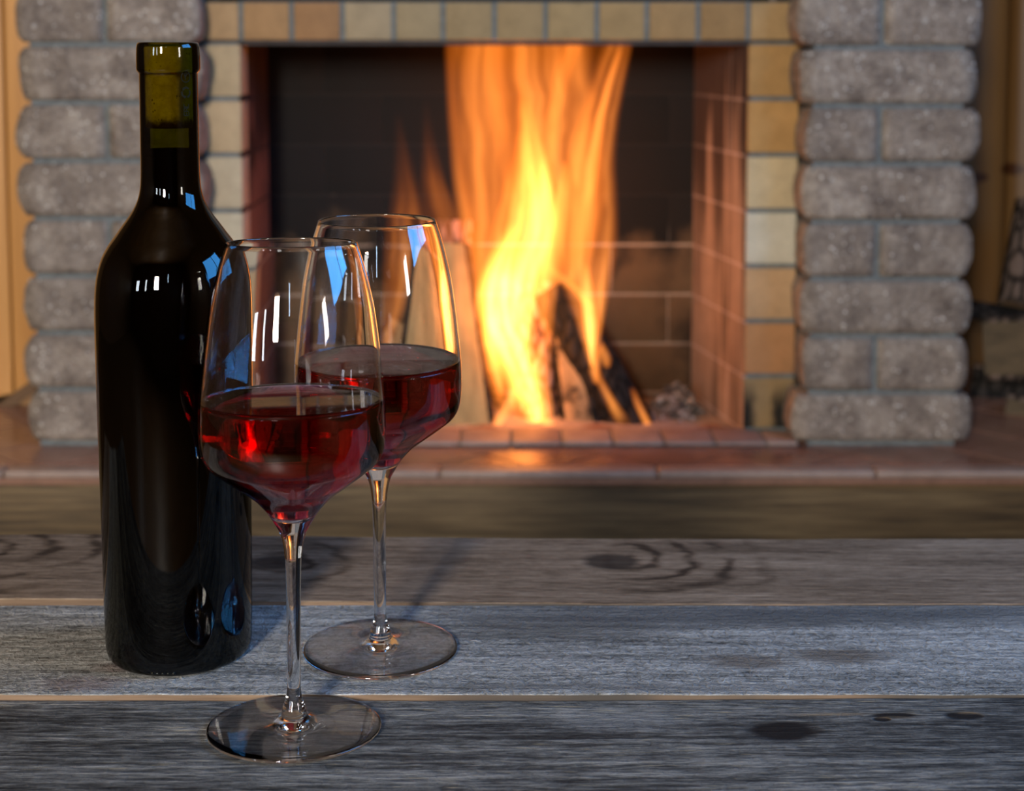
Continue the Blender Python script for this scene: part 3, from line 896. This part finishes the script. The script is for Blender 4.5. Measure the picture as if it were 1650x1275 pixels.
flame([(842, 560, 6), (850, 520, 14), (856, 470, 17), (858, 420, 12), (862, 380, 5)], 2.352, 0.5, 1.4, [(0, 0.2), (0.4, 1.0), (1, 0.0)], 0.3, 0.8, 1.0, 1.6, 1.5, 41.0)
flame([(812, 640, 5), (800, 600, 13), (790, 555, 14), (786, 510, 9), (784, 470, 4)], 2.350, 0.5, 1.2, [(0, 0.2), (0.4, 1.0), (1, 0.0)], 0.3, 0.7, 1.0, 1.6, 1.5, 43.0)
# left sheet
flame([(795, 600, 12), (782, 520, 26), (785, 430, 40), (800, 340, 62), (795, 250, 66), (785, 160, 66), (780, 70, 66), (780, -20, 60)], 2.40, 0.4, 0.95,
      [(0, 0.5), (0.2, 0.9), (0.5, 1.0), (0.8, 0.85), (1, 0.6)], 0.6, 0.3, 0.8, 2.4, 1.2, 4.1)
# wide middle sheet
flame([(880, 600, 10), (885, 520, 24), (892, 430, 62), (895, 340, 86), (885, 250, 96), (880, 160, 100), (878, 70, 104), (878, -20, 100)], 2.415, 0.35, 1.15,
      [(0, 0.3), (0.2, 0.9), (0.5, 1.0), (0.8, 0.75), (1, 0.5)], 0.7, 0.35, 0.8, 3.6, 1.2, 9.7)
# upper streak right of the core
flame([(868, 430, 10), (874, 360, 18), (880, 290, 16), (886, 200, 14), (905, 120, 20), (930, 50, 24), (950, -20, 20)], 2.36, 0.5, 0.55,
      [(0, 0.1), (0.3, 1.0), (0.6, 0.8), (1, 0.5)], 0.3, 0.4, 1.0, 1.6, 1.2, 2.2)
# right tongue
flame([(954, 592, 5), (953, 560, 14), (950, 510, 26), (944, 450, 46), (940, 390, 60), (944, 320, 54), (952, 250, 42), (966, 180, 36), (986, 110, 30), (1000, 50, 24), (1008, 0, 18)], 2.372, 0.45, 1.55,
      [(0, 0.6), (0.06, 1.0), (0.16, 1.0), (0.26, 0.78), (0.5, 0.62), (0.75, 0.42), (1, 0.25)], 0.65, 0.6, 0.9, 3.2, 1.6, 6.3)
flame([(954, 590, 4), (953, 560, 9), (951, 520, 14), (946, 470, 12), (944, 420, 6)], 2.352, 0.6, 1.9, [(0, 0.5), (0.3, 1.0), (0.7, 0.7), (1, 0)], 0.1, 0.9, 1.0, 1.5, 1.0, 6.3)
flame([(950, 330, 6), (958, 270, 11), (966, 200, 11), (982, 130, 10), (1000, 80, 6)], 2.35, 0.6, 0.5, [(0, 0.2), (0.4, 1.0), (0.8, 0.8), (1, 0.2)], 0.2, 0.3, 1.0, 1.5, 1.0, 3.3)
# cross wisps between the tongues
flame([(955, 500, 8), (925, 465, 15), (895, 440, 13), (880, 425, 6)], 2.36, 0.6, 0.7, [(0, 0.4), (0.4, 1), (1, 0.2)], 0.3, 0.5, 1.0, 1.6, 1.0, 1.1)
# base curls
flame([(792, 702, 6), (802, 682, 12), (818, 658, 15), (834, 625, 16), (845, 590, 10)], 2.345, 0.6, 1.3, [(0, 0.7), (0.3, 1), (0.7, 0.8), (1, 0)], 0.5, 0.7, 1.0, 1.8, 1.5, 5.0)
flame([(890, 704, 8), (882, 682, 13), (874, 655, 20), (866, 620, 22), (872, 570, 18), (886, 530, 6)], 2.345, 0.6, 1.5, [(0, 0.8), (0.3, 1), (0.7, 0.6), (1, 0)], 0.5, 0.7, 1.0, 1.8, 1.5, 7.0)
flame([(805, 650, 8), (795, 600, 20), (788, 560, 20), (784, 520, 14), (780, 470, 6)], 2.36, 0.5, 0.8, [(0, 0.3), (0.4, 1), (1, 0.2)], 0.4, 0.5, 1.0, 1.8, 1.5, 8.0)
flame([(1024, 702, 18), (1008, 684, 20), (990, 658, 12), (975, 630, 9), (962, 605, 9), (958, 580, 5)], 2.35, 0.6, 0.75, [(0, 0.7), (0.3, 1), (0.7, 0.8), (1, 0.5)], 0.5, 0.5, 1.0, 1.8, 1.5, 2.0)
flame([(1050, 704, 6), (1043, 682, 9), (1028, 652, 8), (1018, 625, 5)], 2.345, 0.6, 0.8, [(0, 0.7), (0.3, 1), (0.7, 0.7), (1, 0.1)], 0.3, 0.5, 1.0, 1.8, 1.5, 3.0)
flame([(960, 618, 6), (958, 596, 11), (962, 575, 8), (968, 556, 4)], 2.345, 0.6, 0.8, [(0, 0.4), (0.4, 1), (1, 0.2)], 0.3, 0.5, 1.0, 1.8, 1.5, 3.5)
flame([(978, 592, 6), (976, 578, 11), (972, 565, 9), (968, 550, 4)], 2.345, 0.6, 0.7, [(0, 0.6), (0.4, 1), (1, 0.2)], 0.2, 0.5, 1.0, 1.8, 1.5, 4.5)
# faint flames behind the rear glass
flame([(622, 560, 10), (640, 500, 26), (655, 430, 40), (660, 370, 40), (655, 300, 26), (648, 240, 15), (640, 180, 6)], 2.43, 0.5, 0.42, [(0, 0.7), (0.35, 1), (0.55, 0.6), (0.75, 0.18), (1, 0.0)], 0.6, 0.4, 1.0, 2.2, 1.4, 11.0)
flame([(725, 420, 8), (722, 380, 26), (712, 340, 34), (698, 290, 22), (690, 220, 12), (686, 150, 6)], 2.44, 0.5, 0.22, [(0, 0.6), (0.35, 1), (0.6, 0.4), (0.8, 0.1), (1, 0.0)], 0.5, 0.2, 1.0, 2.2, 1.4, 12.0)
flame([(740, 480, 6), (752, 440, 14), (758, 400, 22), (752, 350, 20), (740, 290, 14), (728, 180, 10), (722, 60, 8)], 2.43, 0.5, 0.45, [(0, 0.6), (0.3, 1), (0.65, 0.6), (1, 0.3)], 0.4, 0.3, 1.0, 2.2, 1.4, 13.0)
fl = bpy.data.lights.new('fire_light', 'POINT'); fl.energy = 0.35; fl.color = (1.0, 0.42, 0.13); fl.shadow_soft_size = 0.07
flo = bpy.data.objects.new('fire_light', fl); COL.objects.link(flo); flo.location = P3(860, 480, 2.36)

# ------------------------------------------------------------------ firewood in the niche
m_split_shaded = mat_split('shaded_split', (0.11, 0.075, 0.04), 0)  # split wood colour lowered to carry the shade of the niche
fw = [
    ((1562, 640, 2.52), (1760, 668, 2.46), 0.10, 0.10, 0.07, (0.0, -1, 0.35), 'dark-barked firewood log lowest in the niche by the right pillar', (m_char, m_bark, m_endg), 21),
    ((1585, 562, 2.50), (1760, 560, 2.44), 0.085, 0.09, 0.06, (0.0, -1, 0.15), 'tan split firewood log in the middle of the niche stack', (m_split_shaded, m_bark, m_endg), 23),
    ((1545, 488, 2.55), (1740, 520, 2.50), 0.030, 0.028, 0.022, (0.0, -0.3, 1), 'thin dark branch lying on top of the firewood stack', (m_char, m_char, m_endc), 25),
    ((1640, 500, 2.56), (1668, 330, 2.62), 0.055, 0.05, 0.05, (0.2, 1, 0.1), 'grey-barked log standing up against the pine boards', (m_split_shaded, m_bark, m_endg), 27),
    ((1618, 668, 2.40), (1740, 700, 2.36), 0.055, 0.06, 0.045, (-0.2, -1, 0.4), 'pale split piece leaning at the foot of the firewood', (m_split_shaded, m_bark, m_endg), 29),
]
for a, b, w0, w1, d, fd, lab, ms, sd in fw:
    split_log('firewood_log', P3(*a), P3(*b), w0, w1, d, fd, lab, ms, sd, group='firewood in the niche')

# ------------------------------------------------------------------ table: three weathered planks
T = 0.47
TX0, TX1 = -0.62, 0.72
Y_B, Y_1, Y_2, Y_F = 0.9575, 0.8419, 0.7221, 0.600
TILT = math.radians(3.0)
table = empty('table', (0, 0.78, 0)); tag(table, 'low table of weathered grey planks in front of the fireplace', 'table')
kx1, ky1 = on(985, 906, T); kx2, ky2 = on(448, 912, T); kx3, ky3 = on(-40, 893, T)
m_p1 = mat_plank('plank_brown', [(0.22, (0.038, 0.025, 0.016)), (0.42, (0.130, 0.089, 0.058)), (0.60, (0.235, 0.168, 0.115)), (0.80, (0.37, 0.285, 0.205))],
                 knots=[(kx1, ky1, 0.0165, 0.0150), (kx2, ky2, 0.019, 0.0125)],
                 rings=[(kx1 + 0.012, ky1 + 0.010, 0.030, 0.034, 12.0, 3.4, 1.0), (kx2, ky2, 0.026, 0.024, 10.0, 2.6, 1.0), (kx3, ky3, 0.034, 0.026, 11.0, 4.0, 1.0)], fine=0.8, xs=60.0, bumpd=0.0009, gain=1.0, saw=0.25, kamt=0.80)
S = lambda x, y: on(x, y, T)
m_p2 = mat_plank('plank_grey', [(0.20, (0.050, 0.050, 0.047)), (0.42, (0.185, 0.184, 0.172)), (0.60, (0.320, 0.316, 0.296)), (0.80, (0.48, 0.472, 0.44))],
                 stains=[(*S(1210, 1066), 0.026, 0.009, (0.10, 0.075, 0.055), 0.75), (*S(1350, 1058), 0.030, 0.010, (0.10, 0.075, 0.055), 0.8), (*S(900, 1010), 0.07, 0.022, (0.055, 0.052, 0.048), 0.7),
                         (*S(1080, 990), 0.20, 0.020, (0.080, 0.082, 0.084), 0.7), (*S(1500, 990), 0.20, 0.020, (0.080, 0.082, 0.084), 0.7), (*S(130, 1102), 0.025, 0.010, (0.14, 0.075, 0.065), 0.5),
                         (*S(200, 1075), 0.02, 0.008, (0.16, 0.085, 0.07), 0.45), (*S(1000, 1108), 0.16, 0.007, (0.085, 0.085, 0.085), 0.5)],
                 fine=0.6, xs=70.0, bumpd=0.0016, saw=1.1, gain=1.15, fleck=(0.36, 0.30, 0.22))
m_p3 = mat_plank('plank_dark', [(0.20, (0.010, 0.0095, 0.009)), (0.42, (0.060, 0.058, 0.053)), (0.58, (0.135, 0.131, 0.119)), (0.80, (0.30, 0.285, 0.25))],
                 knots=[(*S(1262, 1180), 0.0165, 0.0115), (*S(1438, 1151), 0.012, 0.0030), (*S(1552, 1153), 0.009, 0.0045), (*S(1420, 1158), 0.004, 0.0030)],
                 stains=[(*S(1350, 1149), 0.022, 0.0022, (0.24, 0.17, 0.10), 0.7), (*S(1440, 1155), 0.010, 0.0018, (0.20, 0.14, 0.08), 0.6), (*S(1560, 1149), 0.007, 0.0020, (0.20, 0.14, 0.08), 0.6),
                         (*S(1000, 1160), 0.03, 0.012, (0.24, 0.24, 0.23), 0.4)],
                 fine=0.60, xs=55.0, bumpd=0.0022, gain=1.5, saw=0.3, fleck=(0.36, 0.29, 0.17))
n = NT('fresh_edge'); co = n.coord()
w = n.noise(n.map(co, (8, 100, 160)), 1.0, 4)
gx = n.smooth(n.m('ADD', n.noise(n.map(co, (9, 1, 1)), 1.0, 3), n.m('MULTIPLY', n.sep(co)[0], 0.9)), 0.42, 0.72)
n.bsdf(n.mix(gx, n.ramp(w, [(0.3, (0.11, 0.068, 0.042)), (0.55, (0.25, 0.165, 0.105)), (0.75, (0.38, 0.28, 0.195))]), (0.07, 0.06, 0.052)), 0.7, n.bump(w, 0.4, 0.001), 0.3)
m_edge_w = n.mat
def plank(y0, y1, zf, mat, seed, label, jag=0.0008):
    """zf(x, y) -> top height"""
    NX, NYc, th, bv = 260, 12, 0.026, 0.0005
    vs, fs, mi = [], [], []
    for i in range(NX + 1):
        x = TX0 + (TX1 - TX0) * i / NX
        jf = noise.noise(Vector((x * 26, seed, 0))) * jag + noise.noise(Vector((x * 120, seed, 2))) * jag * 0.35
        jb = noise.noise(Vector((x * 26, seed + 5, 0))) * jag
        ya, ye = y0 + 0.0008 + jf, y1 - 0.0008 + jb
        col = [(ya, -th), (ya, -bv)]
        for k in range(NYc + 1):
            col.append((ya + bv + (ye - ya - 2 * bv) * k / NYc, 0.0))
        col += [(ye, -bv), (ye, -th)]
        for q, (yy, dz) in enumerate(col):
            hz = zf(x, yy) + dz
            if dz == 0.0: hz += noise.noise(Vector((x * 7, yy * 30, seed))) * 0.0003
            vs.append((x, yy, hz))
    R = NYc + 5
    for i in range(NX):
        for k in range(R - 1):
            fs.append((i * R + k, (i + 1) * R + k, (i + 1) * R + k + 1, i * R + k + 1)); mi.append(1 if k == 0 else 0)
        fs.append((i * R + R - 1, (i + 1) * R + R - 1, (i + 1) * R, i * R)); mi.append(0)
    fs.append(tuple(reversed(range(R)))); fs.append(tuple(NX * R + k for k in range(R))); mi += [0, 0]
    me = pyd('plank', vs, fs, mi=mi)
    o = link('plank', me, [mat, m_edge_w], table); o['label'] = label
    return o
z1f = lambda x, y: T + 0.0030 * min(1, max(0, (0.06 - x) / 0.32)) + 0.0003
z2f = lambda x, y: T
z3f = lambda x, y: T - 0.0026 + (Y_2 - y) * math.tan(TILT) + 0.0018 * min(1, max(0, (x - 0.02) / 0.25))
plank(Y_1, Y_B, z1f, m_p1, 1.0, 'brown-grey plank with dark knots at the far edge of the table', 0.0010)
plank(Y_2, Y_1, z2f, m_p2, 2.0, 'pale blue-grey rough-sawn plank carrying the bottle')
plank(Y_F - 0.004, Y_2, z3f, m_p3, 3.0, 'dark coarse-grained plank carrying the front glass')
m_leg = mat_pine('table_leg_wood', dark=0.25)
for sx in (TX0 + 0.05, TX1 - 0.11):
    box('cross_rail', sx, sx + 0.05, Y_F + 0.01, Y_B - 0.02, T - 0.075, T - 0.0295, m_leg, table, 0.003)
    for yy in (Y_F + 0.02, Y_B - 0.08):
        box('leg', sx + 0.002, sx + 0.048, yy, yy + 0.05, 0.0, T - 0.0755, m_leg, table, 0.003)

# ------------------------------------------------------------------ wine bottle
BXc, BYc = -0.1730, 0.7765
bot = empty('wine_bottle', (BXc, BYc, T)); tag(bot, 'dark corked wine bottle without a label standing on the table', 'bottle')
prof_b = [(0.0335, 0.0008), (0.0352, 0.0012), (0.0366, 0.0035), (0.0373, 0.0085), (0.0377, 0.0300), (0.0381, 0.0726), (0.0386, 0.115), (0.03895, 0.1600), (0.0390, 0.1760), (0.0386, 0.1890),
          (0.0374, 0.1985), (0.0350, 0.2068), (0.0315, 0.2135), (0.0277, 0.2188), (0.0240, 0.2240), (0.0206, 0.2287), (0.0180, 0.2330), (0.0162, 0.2375), (0.0151, 0.2430), (0.0147, 0.2510), (0.0146, 0.2650), (0.0145, 0.2850), (0.0145, 0.3000)]
body = spline(prof_b, 5)
collar = [(0.0147, 0.3004), (0.0156, 0.3014), (0.01585, 0.3024), (0.0158, 0.3080), (0.0156, 0.3130), (0.0153, 0.3148), (0.0147, 0.3156), (0.0125, 0.3158), (0.0104, 0.3156), (0.0098, 0.3148)]
outer = [(0.0, 0.006), (0.020, 0.004), (0.030, 0.0015)] + body + collar
m_bglass = mat_thin_glass('bottle_glass', (0.27, 0.265, 0.02), 1.52)
bg = link('bottle_glass', lathe('bottle_glass', outer, 128), m_bglass); bg.parent = bot
bg['label'] = 'dark olive bottle glass'
# bore of the neck
wine_r = lambda r: r * 0.962
def inside(zmax, k):
    out = [(0.0, 0.009)]
    for r, z in body:
        if z < 0.0035: continue
        if z > zmax: break
        out.append((r - k if r > 0.02 else r - 0.0009, z + 0.002 if z < 0.01 else z))
    return out
wp = inside(0.262, 0.0013)
wp.append((0.0, wp[-1][1]))
n = NT('bottle_wine'); n.bsdf((0.002, 0.0004, 0.0006), 0.6, None, 0.0)
bw = link('wine', lathe('bottle_wine', wp, 96), n.mat); bw.parent = bot; bw['label'] = 'nearly black wine filling the bottle'
# cork
n = NT('cork'); co = n.coord()
sp = n.smooth(n.voro(n.map(co, (1, 1, 1)), 420), 0.32, 0.12)
f = n.noise(co, 300, 4)
zc = n.sep(co)[2]
cc = n.ramp(f, [(0.3, (0.42, 0.26, 0.12)), (0.7, (0.68, 0.47, 0.26))])
cc = n.mix(n.m('MULTIPLY', sp, n.smooth(n.noise(co, 150, 2), 0.48, 0.6)), cc, (0.12, 0.06, 0.03))
wet = n.m('ADD', zc, n.m('MULTIPLY', n.m('SUBTRACT', n.noise(co, 160, 3), 0.5), 0.010))
cc = n.mix(n.smooth(wet, 0.2800, 0.2745), cc, (0.030, 0.006, 0.006))
n.bsdf(cc, 0.85, None, 0.2)
ck = link('cork', lathe('cork', [(0.0, 0.2728), (0.0112, 0.2728), (0.0118, 0.2735)] + [(0.0118, 0.2735 + 0.0395 * k / 10) for k in range(1, 11)] + [(0.0112, 0.3136), (0.0, 0.3137)], 64), n.mat)
ck.parent = bot; ck['label'] = 'cork stained by wine at its lower end'
# marks printed on the cork / neck:  glass-and-fork circle, recycling loop, EAC
n = NT('mark_ink'); n.bsdf((0.010, 0.009, 0.004), 0.8, None, 0.1); m_ink = n.mat
def mark(polys, zc, ang, parent, label, scale=1.0, r=0.01475):
    """flat polygons in (a, b) mm: a along the neck's circumference, b up; wrapped on the neck"""
    vs, fs = [], []
    for P in polys:
        i0 = len(vs)
        for a, b in P:
            t = ang + a * 0.001 * scale / r
            vs.append((r * math.sin(t), -r * math.cos(t), zc + b * 0.001 * scale))
        fs.append(tuple(range(i0, i0 + len(P))))
    o = link('neck_mark', pyd('neck_mark', vs, fs), m_ink); o.parent = parent; o['label'] = label
def strip(pts, w):
    out = []
    for (x0, y0), (x1, y1) in zip(pts, pts[1:]):
        dx, dy = x1 - x0, y1 - y0; l = math.hypot(dx, dy) or 1; nx, ny = -dy / l * w / 2, dx / l * w / 2
        out.append([(x0 + nx, y0 + ny), (x0 - nx, y0 - ny), (x1 - nx, y1 - ny), (x1 + nx, y1 + ny)])
    return out
ANG = math.radians(12.5 + 35)      # round to the side that faces the fire
circ = [(2.6 * math.cos(2 * math.pi * k / 20), 2.6 * math.sin(2 * math.pi * k / 20)) for k in range(21)]
mark(strip(circ, 0.5) + strip([(-1.0, 1.2), (-0.3, 0.0), (0.4, 1.2)], 0.45) + strip([(-0.3, 0), (-0.3, -1.4)], 0.45), 0.2985, ANG, bot, 'small round food-safe mark', 1.0)
rec = []
for k in range(3):
    a0 = math.radians(90 + 120 * k)
    rec += strip([(2.5 * math.cos(a0 - 0.75), 2.5 * math.sin(a0 - 0.75)), (2.6 * math.cos(a0), 2.6 * math.sin(a0)), (2.5 * math.cos(a0 + 0.75), 2.5 * math.sin(a0 + 0.75))], 1.0)
    e = a0 + 0.95
    rec.append([(3.2 * math.cos(e - .25), 3.2 * math.sin(e - .25)), (1.5 * math.cos(e - .35), 1.5 * math.sin(e - .35)), (2.2 * math.cos(e + .2), 2.2 * math.sin(e + .2))])
mark(rec, 0.2908, ANG, bot, 'recycling loop mark', 1.0)
eac = []
def rot(ps): return [(b, -a) for a, b in ps]
for P in ([(-2.9, 1.4), (-1.3, 1.4)], [(-2.9, 0), (-1.5, 0)], [(-2.9, -1.4), (-1.3, -1.4)], [(-2.9, 1.4), (-2.9, -1.4)],
          [(-0.8, -1.4), (-0.8, 1.4)], [(-0.8, 1.4), (0.8, 1.4)], [(0.8, 1.4), (0.8, -1.4)], [(-0.8, 0), (0.8, 0)],
          [(2.9, 1.4), (1.4, 1.4)], [(1.4, 1.4), (1.4, -1.4)], [(1.4, -1.4), (2.9, -1.4)]):
    eac += strip([(-b, a) for a, b in P], 0.5)
mark(eac, 0.2822, ANG, bot, 'EAC lettering turned sideways', 1.0)
# embossed dots near the base
dm = None
for k in range(5):
    t = math.radians(12.5 - 22 + k * 4.2)
    if dm is None:
        bm = bmesh.new(); bmesh.ops.create_icosphere(bm, subdivisions=2, radius=0.00055)
        for f_ in bm.faces: f_.smooth = True
        dm = bpy.data.meshes.new('embossed_dot'); bm.to_mesh(dm); bm.free()
        n = NT('dot_glass'); n.bsdf((0.02, 0.02, 0.01), 0.08, None, 0.6); dm.materials.append(n.mat)
    o = bpy.data.objects.new('embossed_dot', dm); COL.objects.link(o); o.parent = bot
    o.location = (0.0364 * math.sin(t), -0.0364 * math.cos(t), 0.0031)

# ------------------------------------------------------------------ wine glasses
# outer profile from the foot upward (r, z)
foot_top = [(0.0401, 0.0009), (0.0398, 0.0017), (0.038, 0.0021), (0.030, 0.0028), (0.020, 0.0036), (0.012, 0.0046), (0.0078, 0.0056), (0.0060, 0.0066)]
stem_p = [(0.0060, 0.0066), (0.0057, 0.0080), (0.0054, 0.0099), (0.0040, 0.0142), (0.00335, 0.0175), (0.00315, 0.0205), (0.0032, 0.0331), (0.0033, 0.0548), (0.0036, 0.0764), (0.0040, 0.0815), (0.0047, 0.0868), (0.0060, 0.0915), (0.0080, 0.0952), (0.0098, 0.0982)]
bowl_o = [(0.0098, 0.0982), (0.0125, 0.1022), (0.0181, 0.1081), (0.0258, 0.1138), (0.0340, 0.1199), (0.0388, 0.1240), (0.0413, 0.1285), (0.0424, 0.1340), (0.0427, 0.1411), (0.0424, 0.1534), (0.0409, 0.1685), (0.0397, 0.1791), (0.0373, 0.1963), (0.0333, 0.2136), (0.0298, 0.2250)]
bowl_s = spline(bowl_o, 6)
WALL = 0.0009
def offset_in(P, d):
    out = []
    for i, (r, z) in enumerate(P):
        a = P[max(0, i - 1)]; b = P[min(len(P) - 1, i + 1)]
        dr, dz = b[0] - a[0], b[1] - a[1]; l = math.hypot(dr, dz) or 1
        out.append((r - d * dz / l, z + d * dr / l))
    return out
inner_full = offset_in(bowl_s, WALL)
# the bowl's inside bottom is a rounded cup above the solid stem
Z_IN = 0.0990
inner = [p for p in inner_full if p[1] > 0.1035]
cup = [(0.0, Z_IN), (0.003, Z_IN + 0.0003), (0.006, Z_IN + 0.0013), (0.0085, Z_IN + 0.0030)]
inner = [p for p in spline(cup + inner[1:4], 4) if p[1] < inner[3][1]] + inner[3:]
rim_z, rim_r = bowl_s[-1][1], bowl_s[-1][0]
rim = [(rim_r - 0.0001, rim_z + 0.00035), (rim_r - WALL / 2, rim_z + 0.0005), (rim_r - WALL + 0.0001, rim_z + 0.00035)]
bowl_prof = bowl_s + rim + list(reversed(inner))
WINE_Z = 0.1530
wsurf = [p for p in inner if p[1] < WINE_Z]
def r_at(z):
    for a, b in zip(inner, inner[1:]):
        if a[1] <= z <= b[1]: return a[0] + (b[0] - a[0]) * (z - a[1]) / max(1e-9, b[1] - a[1])
    return 0.04
GR = 0.00035     # the liquid reaches a hair into the wall: no air film between
wine_prof = [(0.0, Z_IN - 0.0003)] + offset_in([p for p in wsurf if p[0] > 0.001], -GR)
rw = r_at(WINE_Z) + GR
wine_prof += [(rw, WINE_Z + 0.0007), (rw - 0.0009, WINE_Z + 0.0004), (rw - 0.0020, WINE_Z + 0.0001), (rw - 0.0035, WINE_Z), (0.0, WINE_Z)]
me_bowl = lathe('bowl', bowl_prof, 160)
me_stem = lathe('stem', spline(stem_p, 4), 64)
foot_prof = [(0.0, 0.0010), (0.010, 0.0008), (0.020, 0.0005), (0.034, 0.0002), (0.0385, 0.0001), (0.0396, 0.0004)] + spline(foot_top, 4)
me_foot = lathe('foot', foot_prof, 160)
me_wine = lathe('wine', wine_prof, 128)
me_bowl.materials.append(M['bowl']); me_stem.materials.append(M['glass']); me_foot.materials.append(M['glass']); me_wine.materials.append(M['wine'])
def wine_glass(loc, rot, label):
    r = empty('wine_glass', loc, rot)
    tag(r, label, 'wine glass', 'half-filled red wine glasses')
    for nm, me in (('foot', me_foot), ('stem', me_stem), ('bowl', me_bowl), ('wine', me_wine)):
        o = bpy.data.objects.new(nm, me); COL.objects.link(o); o.parent = r
        if nm == 'wine': o['label'] = 'clear dark red wine'
    return r
GX, GY = on(474, 1174, T)
wine_glass((GX, GY, z3f(GX, GY) + 0.0004), (-TILT, 0, 0), 'front wine glass half full of red wine, overlapping the bottle')
RX, RY = on(613, 1048, T)
wine_glass((RX, RY, T + 0.0003), (0, 0, 0), 'rear wine glass half full of red wine, nearest to the fire')
